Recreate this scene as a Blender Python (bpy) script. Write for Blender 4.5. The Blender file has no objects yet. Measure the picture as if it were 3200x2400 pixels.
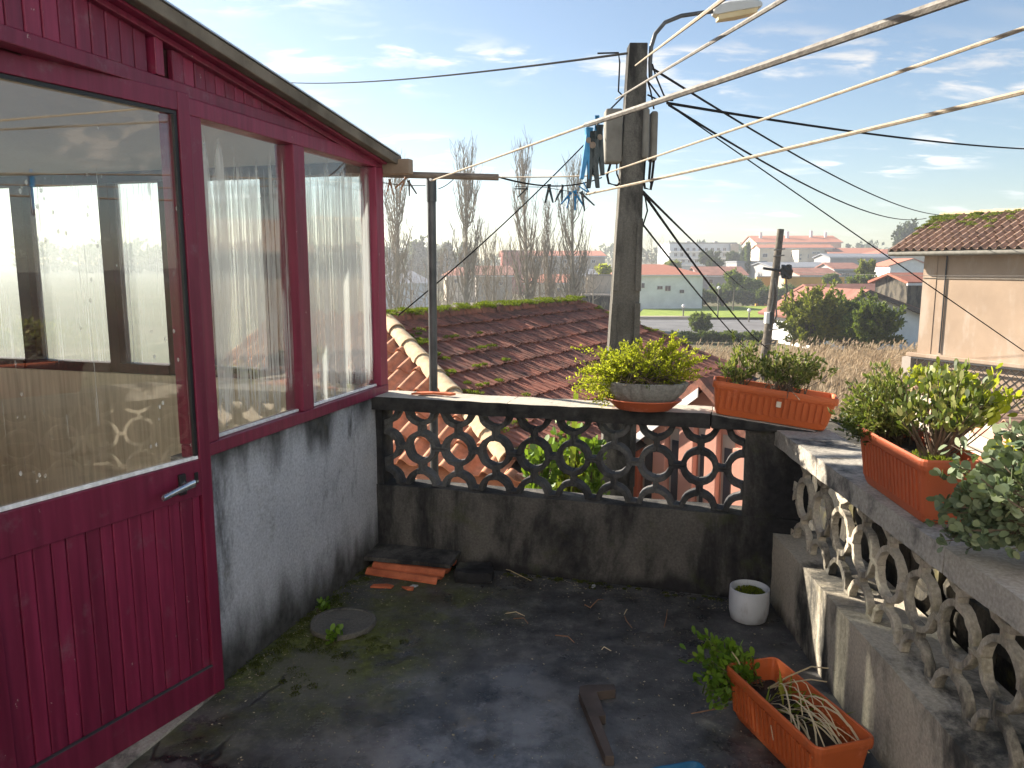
import bpy, bmesh, math, random
import numpy as np
from mathutils import Vector, Matrix, noise as mnoise
random.seed(7); RNG = np.random.default_rng(7)
R = math.radians
scene = bpy.context.scene
COL = scene.collection

# ------------------------------------------------------------------ camera
CAM_Z = 1.65; PITCH = R(8.65); FPX = 2400.0          # focal length in pixels of a 3200-wide frame
cam_data = bpy.data.cameras.new('camera'); cam = bpy.data.objects.new('camera', cam_data); COL.objects.link(cam)
cam.location = (0, 0, CAM_Z); cam.rotation_euler = (math.pi/2 - PITCH, 0, 0)
cam_data.sensor_width = 36.0; cam_data.lens = 36.0*FPX/3200.0; cam_data.clip_start = 0.02; cam_data.clip_end = 3000
scene.camera = cam
# ------------------------------------------------------------------ sky, sun, exposure
SUN_EL = 27.0; SUN_AZ = -54.0                         # azimuth clockwise from +Y
world = bpy.data.worlds.new('World'); scene.world = world; world.use_nodes = True
wn = world.node_tree; wn.nodes.clear()
def wnode(t, **k):
    n = wn.nodes.new(t)
    for a, b in k.items(): setattr(n, a, b)
    return n
sky = wnode('ShaderNodeTexSky', sky_type='NISHITA', sun_disc=False, sun_elevation=R(SUN_EL), sun_rotation=R(SUN_AZ) % (2*math.pi),
            altitude=60, air_density=1.0, dust_density=0.5, ozone_density=1.4)
tc = wnode('ShaderNodeTexCoord'); sep = wnode('ShaderNodeSeparateXYZ'); wn.links.new(tc.outputs['Generated'], sep.inputs[0])
zz = wnode('ShaderNodeMath', operation='ADD'); wn.links.new(sep.outputs[2], zz.inputs[0]); zz.inputs[1].default_value = 0.16
dx = wnode('ShaderNodeMath', operation='DIVIDE'); dy = wnode('ShaderNodeMath', operation='DIVIDE')
wn.links.new(sep.outputs[0], dx.inputs[0]); wn.links.new(zz.outputs[0], dx.inputs[1])
wn.links.new(sep.outputs[1], dy.inputs[0]); wn.links.new(zz.outputs[0], dy.inputs[1])
cmb = wnode('ShaderNodeCombineXYZ'); wn.links.new(dx.outputs[0], cmb.inputs[0]); wn.links.new(dy.outputs[0], cmb.inputs[1])
def cloud_layer(scale, lo, hi, detail, off):
    mp = wnode('ShaderNodeMapping'); mp.inputs['Location'].default_value = off; mp.inputs['Scale'].default_value = (0.75, 1.5, 1)
    wn.links.new(cmb.outputs[0], mp.inputs[0])
    n = wnode('ShaderNodeTexNoise'); n.inputs['Scale'].default_value = scale; n.inputs['Detail'].default_value = detail; n.inputs['Roughness'].default_value = 0.58
    n.inputs['Distortion'].default_value = 0.35
    wn.links.new(mp.outputs[0], n.inputs['Vector'])
    m = wnode('ShaderNodeMapRange'); m.inputs[1].default_value = lo; m.inputs[2].default_value = hi; m.clamp = True; m.interpolation_type = 'SMOOTHSTEP'
    wn.links.new(n.outputs[0], m.inputs[0]); return m.outputs[0]
c1 = cloud_layer(1.15, 0.47, 0.66, 3, (3.7, 1.3, 0)); c2 = cloud_layer(5.0, 0.47, 0.64, 9, (1.2, 7.7, 0))
up0 = wnode('ShaderNodeMapRange'); up0.inputs[1].default_value = 0.0; up0.inputs[2].default_value = 0.12; wn.links.new(sep.outputs[2], up0.inputs[0]); cmu = wnode('ShaderNodeMath', operation='MULTIPLY'); wn.links.new(c1, cmu.inputs[0]); wn.links.new(up0.outputs[0], cmu.inputs[1]); c1 = cmu.outputs[0]
cm = wnode('ShaderNodeMath', operation='MULTIPLY'); wn.links.new(c1, cm.inputs[0]); wn.links.new(c2, cm.inputs[1])
bw = wnode('ShaderNodeRGBToBW'); wn.links.new(sky.outputs[0], bw.inputs[0])
cs = wnode('ShaderNodeMath', operation='MULTIPLY'); wn.links.new(bw.outputs[0], cs.inputs[0]); cs.inputs[1].default_value = 1.75
cmix = wnode('ShaderNodeMix', data_type='RGBA'); wn.links.new(cm.outputs[0], cmix.inputs[0]); wn.links.new(sky.outputs[0], cmix.inputs[6])
wn.links.new(cs.outputs[0], cmix.inputs[7])
bg = wnode('ShaderNodeBackground'); bg.inputs[1].default_value = 0.053; wn.links.new(cmix.outputs[2], bg.inputs[0])
wo = wnode('ShaderNodeOutputWorld'); wn.links.new(bg.outputs[0], wo.inputs[0])
sun_data = bpy.data.lights.new('sun', 'SUN'); sun = bpy.data.objects.new('sun', sun_data); COL.objects.link(sun)
sun_data.energy = 5.0; sun_data.angle = R(0.6); sun_data.color = (1.0, 0.90, 0.76)
sdir = Vector((math.sin(R(SUN_AZ))*math.cos(R(SUN_EL)), math.cos(R(SUN_AZ))*math.cos(R(SUN_EL)), math.sin(R(SUN_EL))))
sun.rotation_euler = sdir.to_track_quat('Z', 'Y').to_euler(); sun.location = (-30, 20, 30)
vs = scene.view_settings; vs.view_transform = 'Standard'; vs.look = 'None'; vs.gamma = 1; vs.use_curve_mapping = False; vs.exposure = 1.68
scene.cycles.max_bounces = 7; scene.cycles.diffuse_bounces = 3; scene.cycles.glossy_bounces = 3; scene.cycles.volume_bounces = 0; scene.cycles.transparent_max_bounces = 24
scene.cycles.sample_clamp_indirect = 6.0

# ------------------------------------------------------------------ small helpers
CF = np.array([0, math.cos(PITCH), -math.sin(PITCH)]); CU = np.array([0, math.sin(PITCH), math.cos(PITCH)])
def at(u, v, Y):
    """point seen at (u, v) of the 3200 x 2400 photograph, at distance Y in front of the terrace viewpoint"""
    d = np.array([(u-1600)/FPX, 0, 0]) - CU*(v-1200)/FPX + CF
    return Vector(np.array([0, 0, CAM_Z]) + d*(Y/d[1]))
def on_z(u, v, z):
    d = np.array([(u-1600)/FPX, 0, 0]) - CU*(v-1200)/FPX + CF
    return Vector(np.array([0, 0, CAM_Z]) + d*((z-CAM_Z)/d[2]))

class MB:
    def __init__(s): s.V = []; s.F = []
    def add(s, v, f):
        o = len(s.V); s.V.extend([tuple(p) for p in v]); s.F.extend([tuple(i+o for i in q) for q in f]); return s
    def box(s, a, b, rz=0, pivot=None):
        (x0, y0, z0), (x1, y1, z1) = a, b
        v = [(x0,y0,z0),(x1,y0,z0),(x1,y1,z0),(x0,y1,z0),(x0,y0,z1),(x1,y0,z1),(x1,y1,z1),(x0,y1,z1)]
        if rz:
            p = pivot or ((x0+x1)/2, (y0+y1)/2); c, sn = math.cos(rz), math.sin(rz)
            v = [(p[0]+(x-p[0])*c-(y-p[1])*sn, p[1]+(x-p[0])*sn+(y-p[1])*c, z) for x, y, z in v]
        return s.add(v, [(0,3,2,1),(4,5,6,7),(0,1,5,4),(1,2,6,5),(2,3,7,6),(3,0,4,7)])
    def hexa(s, v): return s.add(v, [(0,3,2,1),(4,5,6,7),(0,1,5,4),(1,2,6,5),(2,3,7,6),(3,0,4,7)])
    def prism(s, poly, vec):
        n = len(poly); v = [tuple(p) for p in poly] + [tuple(Vector(p)+Vector(vec)) for p in poly]
        return s.add(v, [tuple(range(n-1, -1, -1)), tuple(range(n, 2*n))] + [(i, (i+1) % n, n+(i+1) % n, n+i) for i in range(n)])
    def tube(s, pts, rad, sides=6, cap=True):
        P = np.array([tuple(p) for p in pts], float); n = len(P)
        rad = np.full(n, rad, float) if np.isscalar(rad) else np.array(rad, float)
        T = np.gradient(P, axis=0); T /= np.linalg.norm(T, axis=1)[:, None]+1e-12
        ref = np.array([0, 0, 1.]) if abs(T[0][2]) < .9 else np.array([1., 0, 0])
        A = np.cross(T, ref); A /= np.linalg.norm(A, axis=1)[:, None]+1e-12; B = np.cross(T, A)
        an = np.arange(sides)*2*math.pi/sides
        v = (P[:, None, :] + rad[:, None, None]*(np.cos(an)[None, :, None]*A[:, None, :] + np.sin(an)[None, :, None]*B[:, None, :])).reshape(-1, 3)
        f = [(i*sides+j, i*sides+(j+1) % sides, (i+1)*sides+(j+1) % sides, (i+1)*sides+j) for i in range(n-1) for j in range(sides)]
        if cap: f += [tuple(range(sides-1, -1, -1)), tuple((n-1)*sides+j for j in range(sides))]
        return s.add(v, f)
    def lathe(s, prof, seg=24, sx=1, sy=1, cx=0, cy=0, rip=None):
        n = len(prof); v = []
        for r, z in prof:
            for j in range(seg):
                a = 2*math.pi*j/seg; rr = r*(rip(a, z) if rip else 1)
                v.append((cx+rr*math.cos(a)*sx, cy+rr*math.sin(a)*sy, z))
        f = [(i*seg+j, i*seg+(j+1) % seg, (i+1)*seg+(j+1) % seg, (i+1)*seg+j) for i in range(n-1) for j in range(seg)]
        if prof[0][0] > 1e-6: f.append(tuple(range(seg-1, -1, -1)))
        if prof[-1][0] > 1e-6: f.append(tuple((n-1)*seg+j for j in range(seg)))
        return s.add(v, f)
    def rough(s, a, b, cut=.06, amp=.004, seed=0, rnd=0.0, fq=9):
        """box with worn, uneven faces"""
        bm = bmesh.new(); bmesh.ops.create_cube(bm, size=1)
        a = Vector(a); b = Vector(b); d = b-a; c = (a+b)/2
        for e in bm.verts: e.co = Vector((e.co.x*d.x, e.co.y*d.y, e.co.z*d.z))
        for ax in range(3):
            k = int(min(40, d[ax]/cut))
            if k > 0:
                es = [e for e in bm.edges if abs((e.verts[0].co-e.verts[1].co)[ax]) > 1e-6 and abs((e.verts[0].co-e.verts[1].co)[ax]) > d[ax]*.99]
                bmesh.ops.subdivide_edges(bm, edges=es, cuts=k, use_grid_fill=True)
        for e in bm.verts:
            q = Vector(e.co)
            if rnd:
                n = Vector((q.x/(d.x/2), q.y/(d.y/2), q.z/(d.z/2))); m = (abs(n.x)**4+abs(n.y)**4+abs(n.z)**4)**.25
                ln = max(abs(n.x), abs(n.y), abs(n.z))
                q = q*(1-rnd+rnd*ln/max(m, 1e-6))
            q = q+c
            e.co = q + mnoise.noise_vector((q+Vector((seed*3.1, seed*1.7, 0)))*fq)*amp + mnoise.noise_vector((q+Vector((seed, 0, 9)))*fq*4)*amp*.45
        bm.verts.index_update()
        s.add([v.co[:] for v in bm.verts], [[v.index for v in f.verts] for f in bm.faces]); bm.free(); return s
    def quads(s, Q):
        """Q: (n,4,3) array of separate leaf-like quads"""
        Q = np.asarray(Q); n, k = Q.shape[:2]; o = len(s.V)
        s.V.extend(map(tuple, Q.reshape(-1, 3).tolist())); s.F.extend([tuple(range(o+i*k, o+i*k+k)) for i in range(n)]); return s
    def mesh(s, name, mat=None, smooth=False):
        m = bpy.data.meshes.new(name); m.from_pydata(s.V, [], s.F); m.update()
        if mat: m.materials.append(M[mat] if isinstance(mat, str) else mat)
        if smooth: m.polygons.foreach_set('use_smooth', [True]*len(m.polygons)); m.set_sharp_from_angle(angle=R(48))
        return m
def link(name, data, parent=None, loc=(0, 0, 0), rot=(0, 0, 0)):
    o = bpy.data.objects.new(name, data); COL.objects.link(o); o.parent = parent; o.location = loc; o.rotation_euler = rot; return o
def tag(o, label=None, cat=None, group=None, kind=None):
    for k, v in (('label', label), ('category', cat), ('group', group), ('kind', kind)):
        if v: o[k] = v
    return o
def thing(name, label, cat, loc=(0, 0, 0), rz=0, group=None): return tag(link(name, None, None, loc, (0, 0, rz)), label, cat, group)
def part(name, mb, mat, parent, smooth=False, bevel=0, loc=(0, 0, 0), rot=(0, 0, 0), solid=0, seg=2, label=None):
    o = link(name, mb.mesh(name, mat, smooth), parent, loc, rot)
    if solid: md = o.modifiers.new('s', 'SOLIDIFY'); md.thickness = solid; md.offset = 0
    if bevel:
        md = o.modifiers.new('b', 'BEVEL'); md.width = bevel; md.segments = seg; md.limit_method = 'ANGLE'; md.angle_limit = R(40)
    if label: o['label'] = label
    return o
def inst(name, mesh, parent, loc, rot=(0, 0, 0), scale=(1, 1, 1)):
    o = link(name, mesh, parent, loc, rot); o.scale = scale; return o

# ------------------------------------------------------------------ procedural materials
M = {}
class G:
    def __init__(s, name):
        s.m = bpy.data.materials.new(name); s.m.use_nodes = True; s.t = s.m.node_tree; s.t.nodes.clear(); M[name] = s.m
        s.pos = s.n('ShaderNodeNewGeometry').outputs['Position']
    def n(s, t, inp=None, **k):
        o = s.t.nodes.new(t)
        for a, b in k.items(): setattr(o, a, b)
        for a, b in (inp or {}).items():
            if hasattr(b, 'links'): s.t.links.new(b, o.inputs[a])
            else: o.inputs[a].default_value = b
        return o
    def map(s, sc=(1, 1, 1), rot=(0, 0, 0), loc=(0, 0, 0), vec=None):
        return s.n('ShaderNodeMapping', {0: vec or s.pos, 'Scale': sc, 'Rotation': rot, 'Location': loc}).outputs[0]
    def noise(s, scale, detail=5, st=None, rough=.55, dist=0, loc=(0, 0, 0), vec=None, rot=(0, 0, 0)):
        v = s.map(st or (1, 1, 1), rot, loc, vec)
        return s.n('ShaderNodeTexNoise', {'Vector': v, 'Scale': scale, 'Detail': detail, 'Roughness': rough, 'Distortion': dist}).outputs[0]
    def rng(s, v, a, b, c=0., d=1.):
        return s.n('ShaderNodeMapRange', {0: v, 1: a, 2: b, 3: c, 4: d}, interpolation_type='SMOOTHSTEP').outputs[0]
    def ma(s, op, a, b=0.): return s.n('ShaderNodeMath', {0: a, 1: b}, operation=op).outputs[0]
    def mul(s, a, b): return s.ma('MULTIPLY', a, b)
    def mix(s, f, a, b, blend='MIX'):
        c = lambda q: q if hasattr(q, 'links') else (*q, 1) if len(q) == 3 else q
        return s.n('ShaderNodeMix', {0: f, 6: c(a), 7: c(b)}, data_type='RGBA', blend_type=blend).outputs[2]
    def ramp(s, f, stops):
        o = s.n('ShaderNodeValToRGB', {0: f}); e = o.color_ramp.elements
        while len(e) < len(stops): e.new(.5)
        for q, (p, c) in zip(e, stops): q.position = p; q.color = (*c, 1)
        return o.outputs[0]
    def xyz(s): return s.n('ShaderNodeSeparateXYZ', {0: s.pos}).outputs
    def near(s, c, r0, r1):
        """1 inside radius r0 of a world point, 0 past r1"""
        d = s.n('ShaderNodeVectorMath', {0: s.pos, 1: c}, operation='DISTANCE').outputs['Value']; return s.rng(d, r0, r1, 1., 0.)
    def rnd(s): return s.n('ShaderNodeObjectInfo').outputs['Random']
    def isl(s): return s.n('ShaderNodeNewGeometry').outputs['Random Per Island']
    def bump(s, h, st=.4, dist=.01, nrm=None):
        i = {'Strength': st, 'Distance': dist, 'Height': h}
        if nrm: i['Normal'] = nrm
        return s.n('ShaderNodeBump', i).outputs[0]
    def pbr(s, col, rough=.8, nrm=None, spec=.5, metal=0., coat=0.):
        i = {'Base Color': col if hasattr(col, 'links') else (*col, 1), 'Roughness': rough, 'Specular IOR Level': spec, 'Metallic': metal, 'Coat Weight': coat}
        if nrm: i['Normal'] = nrm
        return s.n('ShaderNodeBsdfPrincipled', i).outputs[0]
    def out(s, sh): s.n('ShaderNodeOutputMaterial', {0: sh}); return s.m
def simple(name, c0, c1, scale=8, rough=.8, bump=.3, bs=60, st=None, spec=.4, metal=0., jit=0.0, bd=.004, detail=6):
    g = G(name); f = g.noise(scale, detail, st); col = g.ramp(f, [(.3, c0), (.7, c1)])
    if jit:
        r = g.rnd(); k = g.rng(r, 0, 1, 1-jit, 1+jit); hs = g.n('ShaderNodeHueSaturation', {'Value': k, 'Color': col}); col = hs.outputs[0]
    b = g.bump(g.noise(bs, 4, st), bump, bd) if bump else None
    return g.out(g.pbr(col, rough, b, spec, metal))
def leafmat(name, cols, rough=.5, tr=.3, spec=.4, tc=(.25, .35, .02)):
    g = G(name); r = g.isl(); n = len(cols)
    col = g.ramp(r, [(i/(max(1, n-1)), c) for i, c in enumerate(cols)])
    p = g.pbr(col, rough, None, spec); t = g.n('ShaderNodeBsdfTranslucent', {0: g.mix(.5, col, tc, 'MIX')}).outputs[0]
    return g.out(g.n('ShaderNodeMixShader', {0: tr, 1: p, 2: t}).outputs[0])
# ---- concrete family
def concrete(name, base, dark, light, moss=0., dark_amt=.5, zdark=None, rough=.9, streak=True, mosscol=(.07, .085, .02), seed=0.):
    g = G(name); L0 = (seed, seed*.7, 0)
    f = g.noise(3.0, 8, loc=L0, rough=.62); col = g.ramp(f, [(.3, base), (.72, light)])
    fine = g.noise(90, 4); col = g.mix(.35, col, g.ramp(fine, [(.3, tuple(.55*c for c in base)), (.7, tuple(min(.8, 1.4*c) for c in light))]))
    d = g.rng(g.noise(2.2, 8, (1, 1, .35) if streak else None, .68, .3, L0), .62-dark_amt*.32, .72-dark_amt*.2)
    if zdark:
        z = g.xyz()[2]; w = g.ma('ADD', z, g.mul(g.ma('SUBTRACT', g.noise(5, 5, (1, 1, .3)), .5), zdark[4] if len(zdark) > 4 else .35))
        d = g.ma('MAXIMUM', d, g.ma('MAXIMUM', g.rng(w, zdark[0], zdark[1], 1., 0.), g.rng(w, zdark[2], zdark[3])))
    col = g.mix(d, col, g.ramp(g.noise(30, 5), [(.3, dark), (.75, tuple(2.2*c for c in dark))]))
    if moss: col = g.mix(g.mul(g.rng(g.noise(4.5, 7, loc=(5+seed, 2, 1), rough=.65), .56, .7), moss), col, mosscol)
    sp = g.rng(g.noise(140, 2), .72, .76); col = g.mix(g.mul(sp, .35), col, light)
    pit = g.rng(g.noise(55, 3), .62, .75); h = g.ma('SUBTRACT', g.ma('ADD', g.noise(22, 7), g.mul(g.noise(170, 3), .35)), g.mul(pit, .4))
    return g, col, g.bump(h, .55, .012), g.out(g.pbr(col, rough, g.bump(h, .55, .012), .3))
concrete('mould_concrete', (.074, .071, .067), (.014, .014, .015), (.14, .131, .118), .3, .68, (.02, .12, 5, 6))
concrete('grey_plinth', (.38, .38, .39), (.045, .044, .041), (.56, .56, .57), .35, .36, (.04, .34, .74, 1.0, .6), mosscol=(.12, .10, .05), seed=3)
concrete('parapet_concrete', (.42, .37, .285), (.038, .037, .033), (.58, .515, .41), .3, .48, (-.05, .06, 3, 4), mosscol=(.16, .14, .03), seed=8)
concrete('coping_concrete', (.30, .277, .235), (.035, .035, .034), (.46, .42, .36), .1, .45, seed=4, streak=False)
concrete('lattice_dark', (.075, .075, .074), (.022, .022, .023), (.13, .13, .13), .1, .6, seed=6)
concrete('pole_concrete', (.085, .08, .068), (.012, .0115, .0105), (.16, .15, .13), .0, .66, seed=11)
concrete('bowl_concrete', (.20, .195, .18), (.06, .058, .052), (.30, .29, .27), .0, .35, seed=17)
concrete('rubble_stone', (.075, .068, .054), (.014, .0135, .012), (.16, .14, .105), .4, .62, seed=14, mosscol=(.15, .13, .03))
concrete('block_wall', (.33, .31, .27), (.10, .095, .08), (.46, .43, .38), .2, .25, seed=21)
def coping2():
    # sunlit top and shaded upright faces painted in by face direction, with mould stains
    g = G('coping_sun_shade'); nz = g.n('ShaderNodeSeparateXYZ', {0: g.n('ShaderNodeNewGeometry').outputs['True Normal']}).outputs[2]
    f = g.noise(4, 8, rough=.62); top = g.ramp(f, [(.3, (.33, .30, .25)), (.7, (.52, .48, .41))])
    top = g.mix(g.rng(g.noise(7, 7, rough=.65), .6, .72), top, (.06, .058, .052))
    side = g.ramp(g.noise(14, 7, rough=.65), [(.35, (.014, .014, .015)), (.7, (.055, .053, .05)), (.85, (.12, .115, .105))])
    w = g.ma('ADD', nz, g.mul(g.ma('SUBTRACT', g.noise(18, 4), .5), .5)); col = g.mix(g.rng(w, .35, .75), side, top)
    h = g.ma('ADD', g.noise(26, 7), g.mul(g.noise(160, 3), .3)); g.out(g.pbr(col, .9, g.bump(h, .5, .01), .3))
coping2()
def floor_mat():
    g = G('terrace_concrete'); x = g.xyz()
    big = g.noise(1.1, 7, rough=.6, loc=(2.2, 4.1, 0)); fine = g.noise(60, 5); mid = g.noise(7, 8, rough=.68)
    col = g.ramp(mid, [(.30, (.015, .0152, .016)), (.52, (.070, .0695, .069)), (.75, (.19, .182, .165))])
    col = g.mix(g.rng(big, .5, .7, 0., .55), col, (.12, .117, .112))
    # moss along the house wall and round the drain cover
    dl = g.n('ShaderNodeVectorMath', {0: g.n('ShaderNodeVectorMath', {0: g.pos, 1: (-.767, 4.216, 0)}, operation='SUBTRACT').outputs[0], 1: (.9598, -.2807, 0)}, operation='DOT_PRODUCT').outputs['Value']
    wallm = g.rng(dl, .05, .75, 1., 0.); ym = g.rng(x[1], 2.1, 3.0)
    mz = g.mul(g.mul(wallm, ym), g.rng(g.noise(3.4, 9, rough=.7, dist=.5), .40, .58))
    mz = g.ma('MAXIMUM', mz, g.mul(g.near((-.80, 3.1, 0), .15, .7), g.rng(g.noise(6, 8, rough=.7), .36, .56)))
    mz = g.ma('MAXIMUM', mz, g.mul(g.near((-.35, 3.55, 0), .1, .55), g.rng(g.noise(5, 8, rough=.7), .42, .62, 0., .6)))
    mossc = g.ramp(g.noise(26, 6, rough=.7), [(.3, (.026, .032, .006)), (.55, (.11, .125, .016)), (.78, (.24, .23, .07))])
    col = g.mix(mz, col, mossc)
    # bare screed ring
    ring = g.mul(g.near((-.83, 2.95, 0), .13, .24), g.rng(g.noise(14, 6), .3, .5)); col = g.mix(g.mul(ring, .8), col, (.12, .115, .085))
    col = g.mix(g.mul(g.near((-.1, 2.45, 0), .15, .9), g.rng(g.noise(3.2, 8, rough=.66, loc=(1, 5, 0)), .44, .6, 0., .85)), col, (.21, .21, .213))  # pale grey patch paints part of the sky sheen into the floor colour
    # crack
    v = g.n('ShaderNodeTexVoronoi', {'Vector': g.n('ShaderNodeVectorMath', {0: g.pos, 1: g.n('ShaderNodeTexNoise', {'Scale': 6., 'Detail': 5.}).outputs[1]}, operation='ADD').outputs[0], 'Scale': .38}, feature='DISTANCE_TO_EDGE').outputs[0]
    ck = g.mul(g.rng(v, .001, .005, 1., 0.), g.rng(g.noise(2, 4, loc=(6, 6, 0)), .45, .55)); col = g.mix(g.mul(ck, .75), col, (.004, .004, .004))
    # pale grit and lichen specks
    sp = g.mul(g.rng(g.noise(75, 4, rough=.65), .585, .66), g.rng(g.noise(2.5, 5, loc=(3, 3, 0)), .40, .6)); col = g.mix(g.mul(sp, .75), col, (.27, .24, .19))
    sp2 = g.rng(g.n('ShaderNodeTexVoronoi', {'Vector': g.pos, 'Scale': 26.}).outputs[0], .03, .06, 1., 0.)
    sp2 = g.mul(sp2, g.rng(g.noise(9, 3, loc=(1, 9, 0)), .48, .54)); col = g.mix(g.mul(sp2, .9), col, (.5, .47, .42))
    wet = g.rng(g.noise(1.5, 6, loc=(.7, 8.3, 0), rough=.55), .42, .62); wet = g.mul(wet, g.ma('SUBTRACT', 1., mz))
    wet = g.ma('MAXIMUM', wet, g.mul(g.near((-.25, 2.4, 0), .3, .95), g.rng(g.noise(4, 6), .32, .52)))
    rough = g.rng(wet, 0, 1, .75, .20); rough = g.ma('ADD', rough, g.mul(g.ma('SUBTRACT', fine, .5), .3))
    h = g.ma('ADD', g.ma('ADD', g.mul(mid, .7), g.mul(fine, .35)), g.ma('SUBTRACT', g.mul(mz, .6), g.mul(ck, 1.2)))
    h = g.ma('ADD', h, g.mul(g.noise(240, 2), .22))
    h = g.mul(h, g.rng(wet, 0., 1., 1., .22)); g.out(g.pbr(col, rough, g.bump(h, .45, .012), .55))
floor_mat()
def paint(name, c, worn=.0, rough=.42, grain=True):
    g = G(name); f = g.noise(2.2, 6, (1, 1, .3), .6); d = tuple(q*.62 for q in c); l = tuple(min(1, q*1.35+.004) for q in c)
    col = g.ramp(f, [(.25, d), (.5, c), (.8, l)])
    col = g.mix(.6, col, g.ramp(g.noise(40, 5, (1, 1, .05)), [(.3, d), (.7, l)]))
    k = g.rng(g.rnd(), 0, 1, .82, 1.15); col = g.n('ShaderNodeHueSaturation', {'Value': k, 'Color': col}).outputs[0]
    dust = g.rng(g.noise(9, 8, rough=.7, loc=(2, 2, 2)), .56, .78); col = g.mix(g.mul(dust, .45), col, (.24, .17, .19))
    chip = g.rng(g.noise(34, 6, (1, 1, .6), .65), .69, .71); col = g.mix(g.mul(chip, .85), col, (.42, .33, .30))
    rr = g.ma('ADD', rough, g.mul(g.ma('SUBTRACT', g.noise(30, 5, (1, 1, .2)), .5), .25))
    h = g.ma('ADD', g.noise(110, 4, (1, 1, .06)), g.mul(chip, -1.))
    return g.out(g.pbr(col, rr, g.bump(h, .14 if grain else .05, .003), .45))
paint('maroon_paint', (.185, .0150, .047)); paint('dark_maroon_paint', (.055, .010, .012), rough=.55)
paint('white_bead', (.78, .78, .76)); paint('interior_paint', (.68, .62, .50), rough=.8)
simple('weathered_wood', (.09, .075, .055), (.24, .21, .17), 5, .85, .4, 60, (1, 1, 1)); simple('dark_wood', (.05, .038, .032), (.13, .10, .085), 6, .75, .4, 70, (1, 1, 1))
simple('board_wood', (.23, .17, .12), (.36, .28, .21), 5, .8, .3, 50)
simple('zinc', (.45, .46, .48), (.62, .63, .65), 3, .35, .1, 40, metal=.9); simple('grey_metal', (.05, .055, .06), (.11, .115, .12), 9, .45, .15, 80, metal=.3)
simple('rusty_pipe', (.10, .07, .05), (.26, .22, .18), 9, .7, .3, 60, metal=.2)
simple('chrome', (.55, .57, .60), (.68, .70, .73), 6, .22, .0, metal=.9); simple('black_plastic', (.010, .010, .011), (.024, .024, .026), 8, .45, .1)
simple('black_cable', (.005, .005, .006), (.012, .012, .013), 20, .9, .1, spec=.08); simple('rope_cream', (.26, .205, .14), (.42, .355, .27), 40, .75, .4, 300, (1, 1, 1))
simple('rope_grey', (.10, .092, .082), (.27, .25, .22), 40, .7, .4, 300); simple('peg_blue', (.01, .12, .30), (.02, .24, .50), 12, .45, .1); simple('peg_dark', (.008, .016, .022), (.02, .04, .05), 12, .45, .1)
simple('peg_wood', (.20, .10, .05), (.36, .20, .11), 30, .7, .2); simple('lamp_shell', (.5, .5, .47), (.6, .6, .57), 5, .4, .05); simple('lamp_glass', (.50, .40, .22), (.66, .55, .34), 8, .3, .05)
simple('lime_box', (.13, .12, .10), (.22, .21, .18), 7, .75, .2)
def plastic(name, c, dirt=.35):
    g = G(name); f = g.noise(3, 5); col = g.ramp(f, [(.3, tuple(q*.8 for q in c)), (.7, tuple(min(1, q*1.12) for q in c))])
    col = g.mix(g.mul(g.rng(g.noise(12, 8, (1, 1, .4), .7), .54, .75), dirt), col, (.13, .085, .055))
    col = g.mix(g.mul(g.rng(g.noise(5, 7, rough=.7, loc=(7, 1, 3)), .58, .7), dirt), col, tuple(min(1, q*1.2+.1) for q in c))
    sc = g.rng(g.noise(120, 2), .73, .76); col = g.mix(g.mul(sc, .5), col, (.6, .45, .36))
    return g.out(g.pbr(col, g.ma('ADD', .42, g.mul(g.noise(30, 5), .25)), g.bump(g.noise(60, 5), .12, .003), .4))
plastic('terracotta_plastic', (.52, .115, .032), .5); plastic('terracotta_dull', (.50, .115, .045), .5); plastic('white_pot', (.58, .61, .66), .45); plastic('blue_plastic', (.012, .13, .27), .2)
def tile(name, c0, c1, c2, lich=.4, lc=(.30, .26, .2), moss=.25):
    g = G(name); r = g.rnd(); col = g.ramp(r, [(0, c0), (.5, c1), (1, c2)]); f = g.noise(9, 7, rough=.65)
    col = g.mix(.5, col, g.ramp(f, [(.3, tuple(q*.5 for q in c0)), (.7, tuple(min(1, q*1.5) for q in c2))]))
    col = g.mix(g.mul(g.rng(g.noise(5, 8, rough=.7, loc=(4, 4, 4)), .55, .68), lich), col, lc)
    col = g.mix(g.mul(g.rng(g.noise(2.6, 8, rough=.7, loc=(1, 6, 4)), .6, .7), moss), col, (.07, .10, .012))
    return g.out(g.pbr(col, .88, g.bump(g.ma('ADD', g.noise(40, 6), g.mul(g.noise(150, 3), .4)), .4, .008), .3))
tile('old_tile', (.085, .058, .050), (.21, .10, .072), (.42, .155, .098), .5, (.075, .065, .056), .14)
tile('new_tile', (.44, .17, .095), (.53, .23, .13), (.60, .30, .18), .3, (.55, .38, .26), .06)
tile('ridge_tile', (.50, .36, .21), (.56, .41, .25), (.60, .46, .30), .3, (.40, .30, .2), .1)
tile('brown_tile', (.22, .13, .085), (.34, .21, .145), (.46, .31, .22), .4, (.12, .08, .05), .25)
tile('far_tile', (.36, .12, .075), (.42, .15, .095), (.46, .19, .12), .3, (.34, .16, .11), .0)
tile('shard_tile', (.42, .10, .045), (.50, .13, .06), (.55, .17, .08), .2, (.3, .1, .05), 0)
simple('far_tile_old', (.20, .085, .06), (.34, .15, .11), 1.2, .9, 0); simple('terracotta_roof', (.30, .10, .065), (.40, .155, .10), 2, .9, 0)
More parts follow.
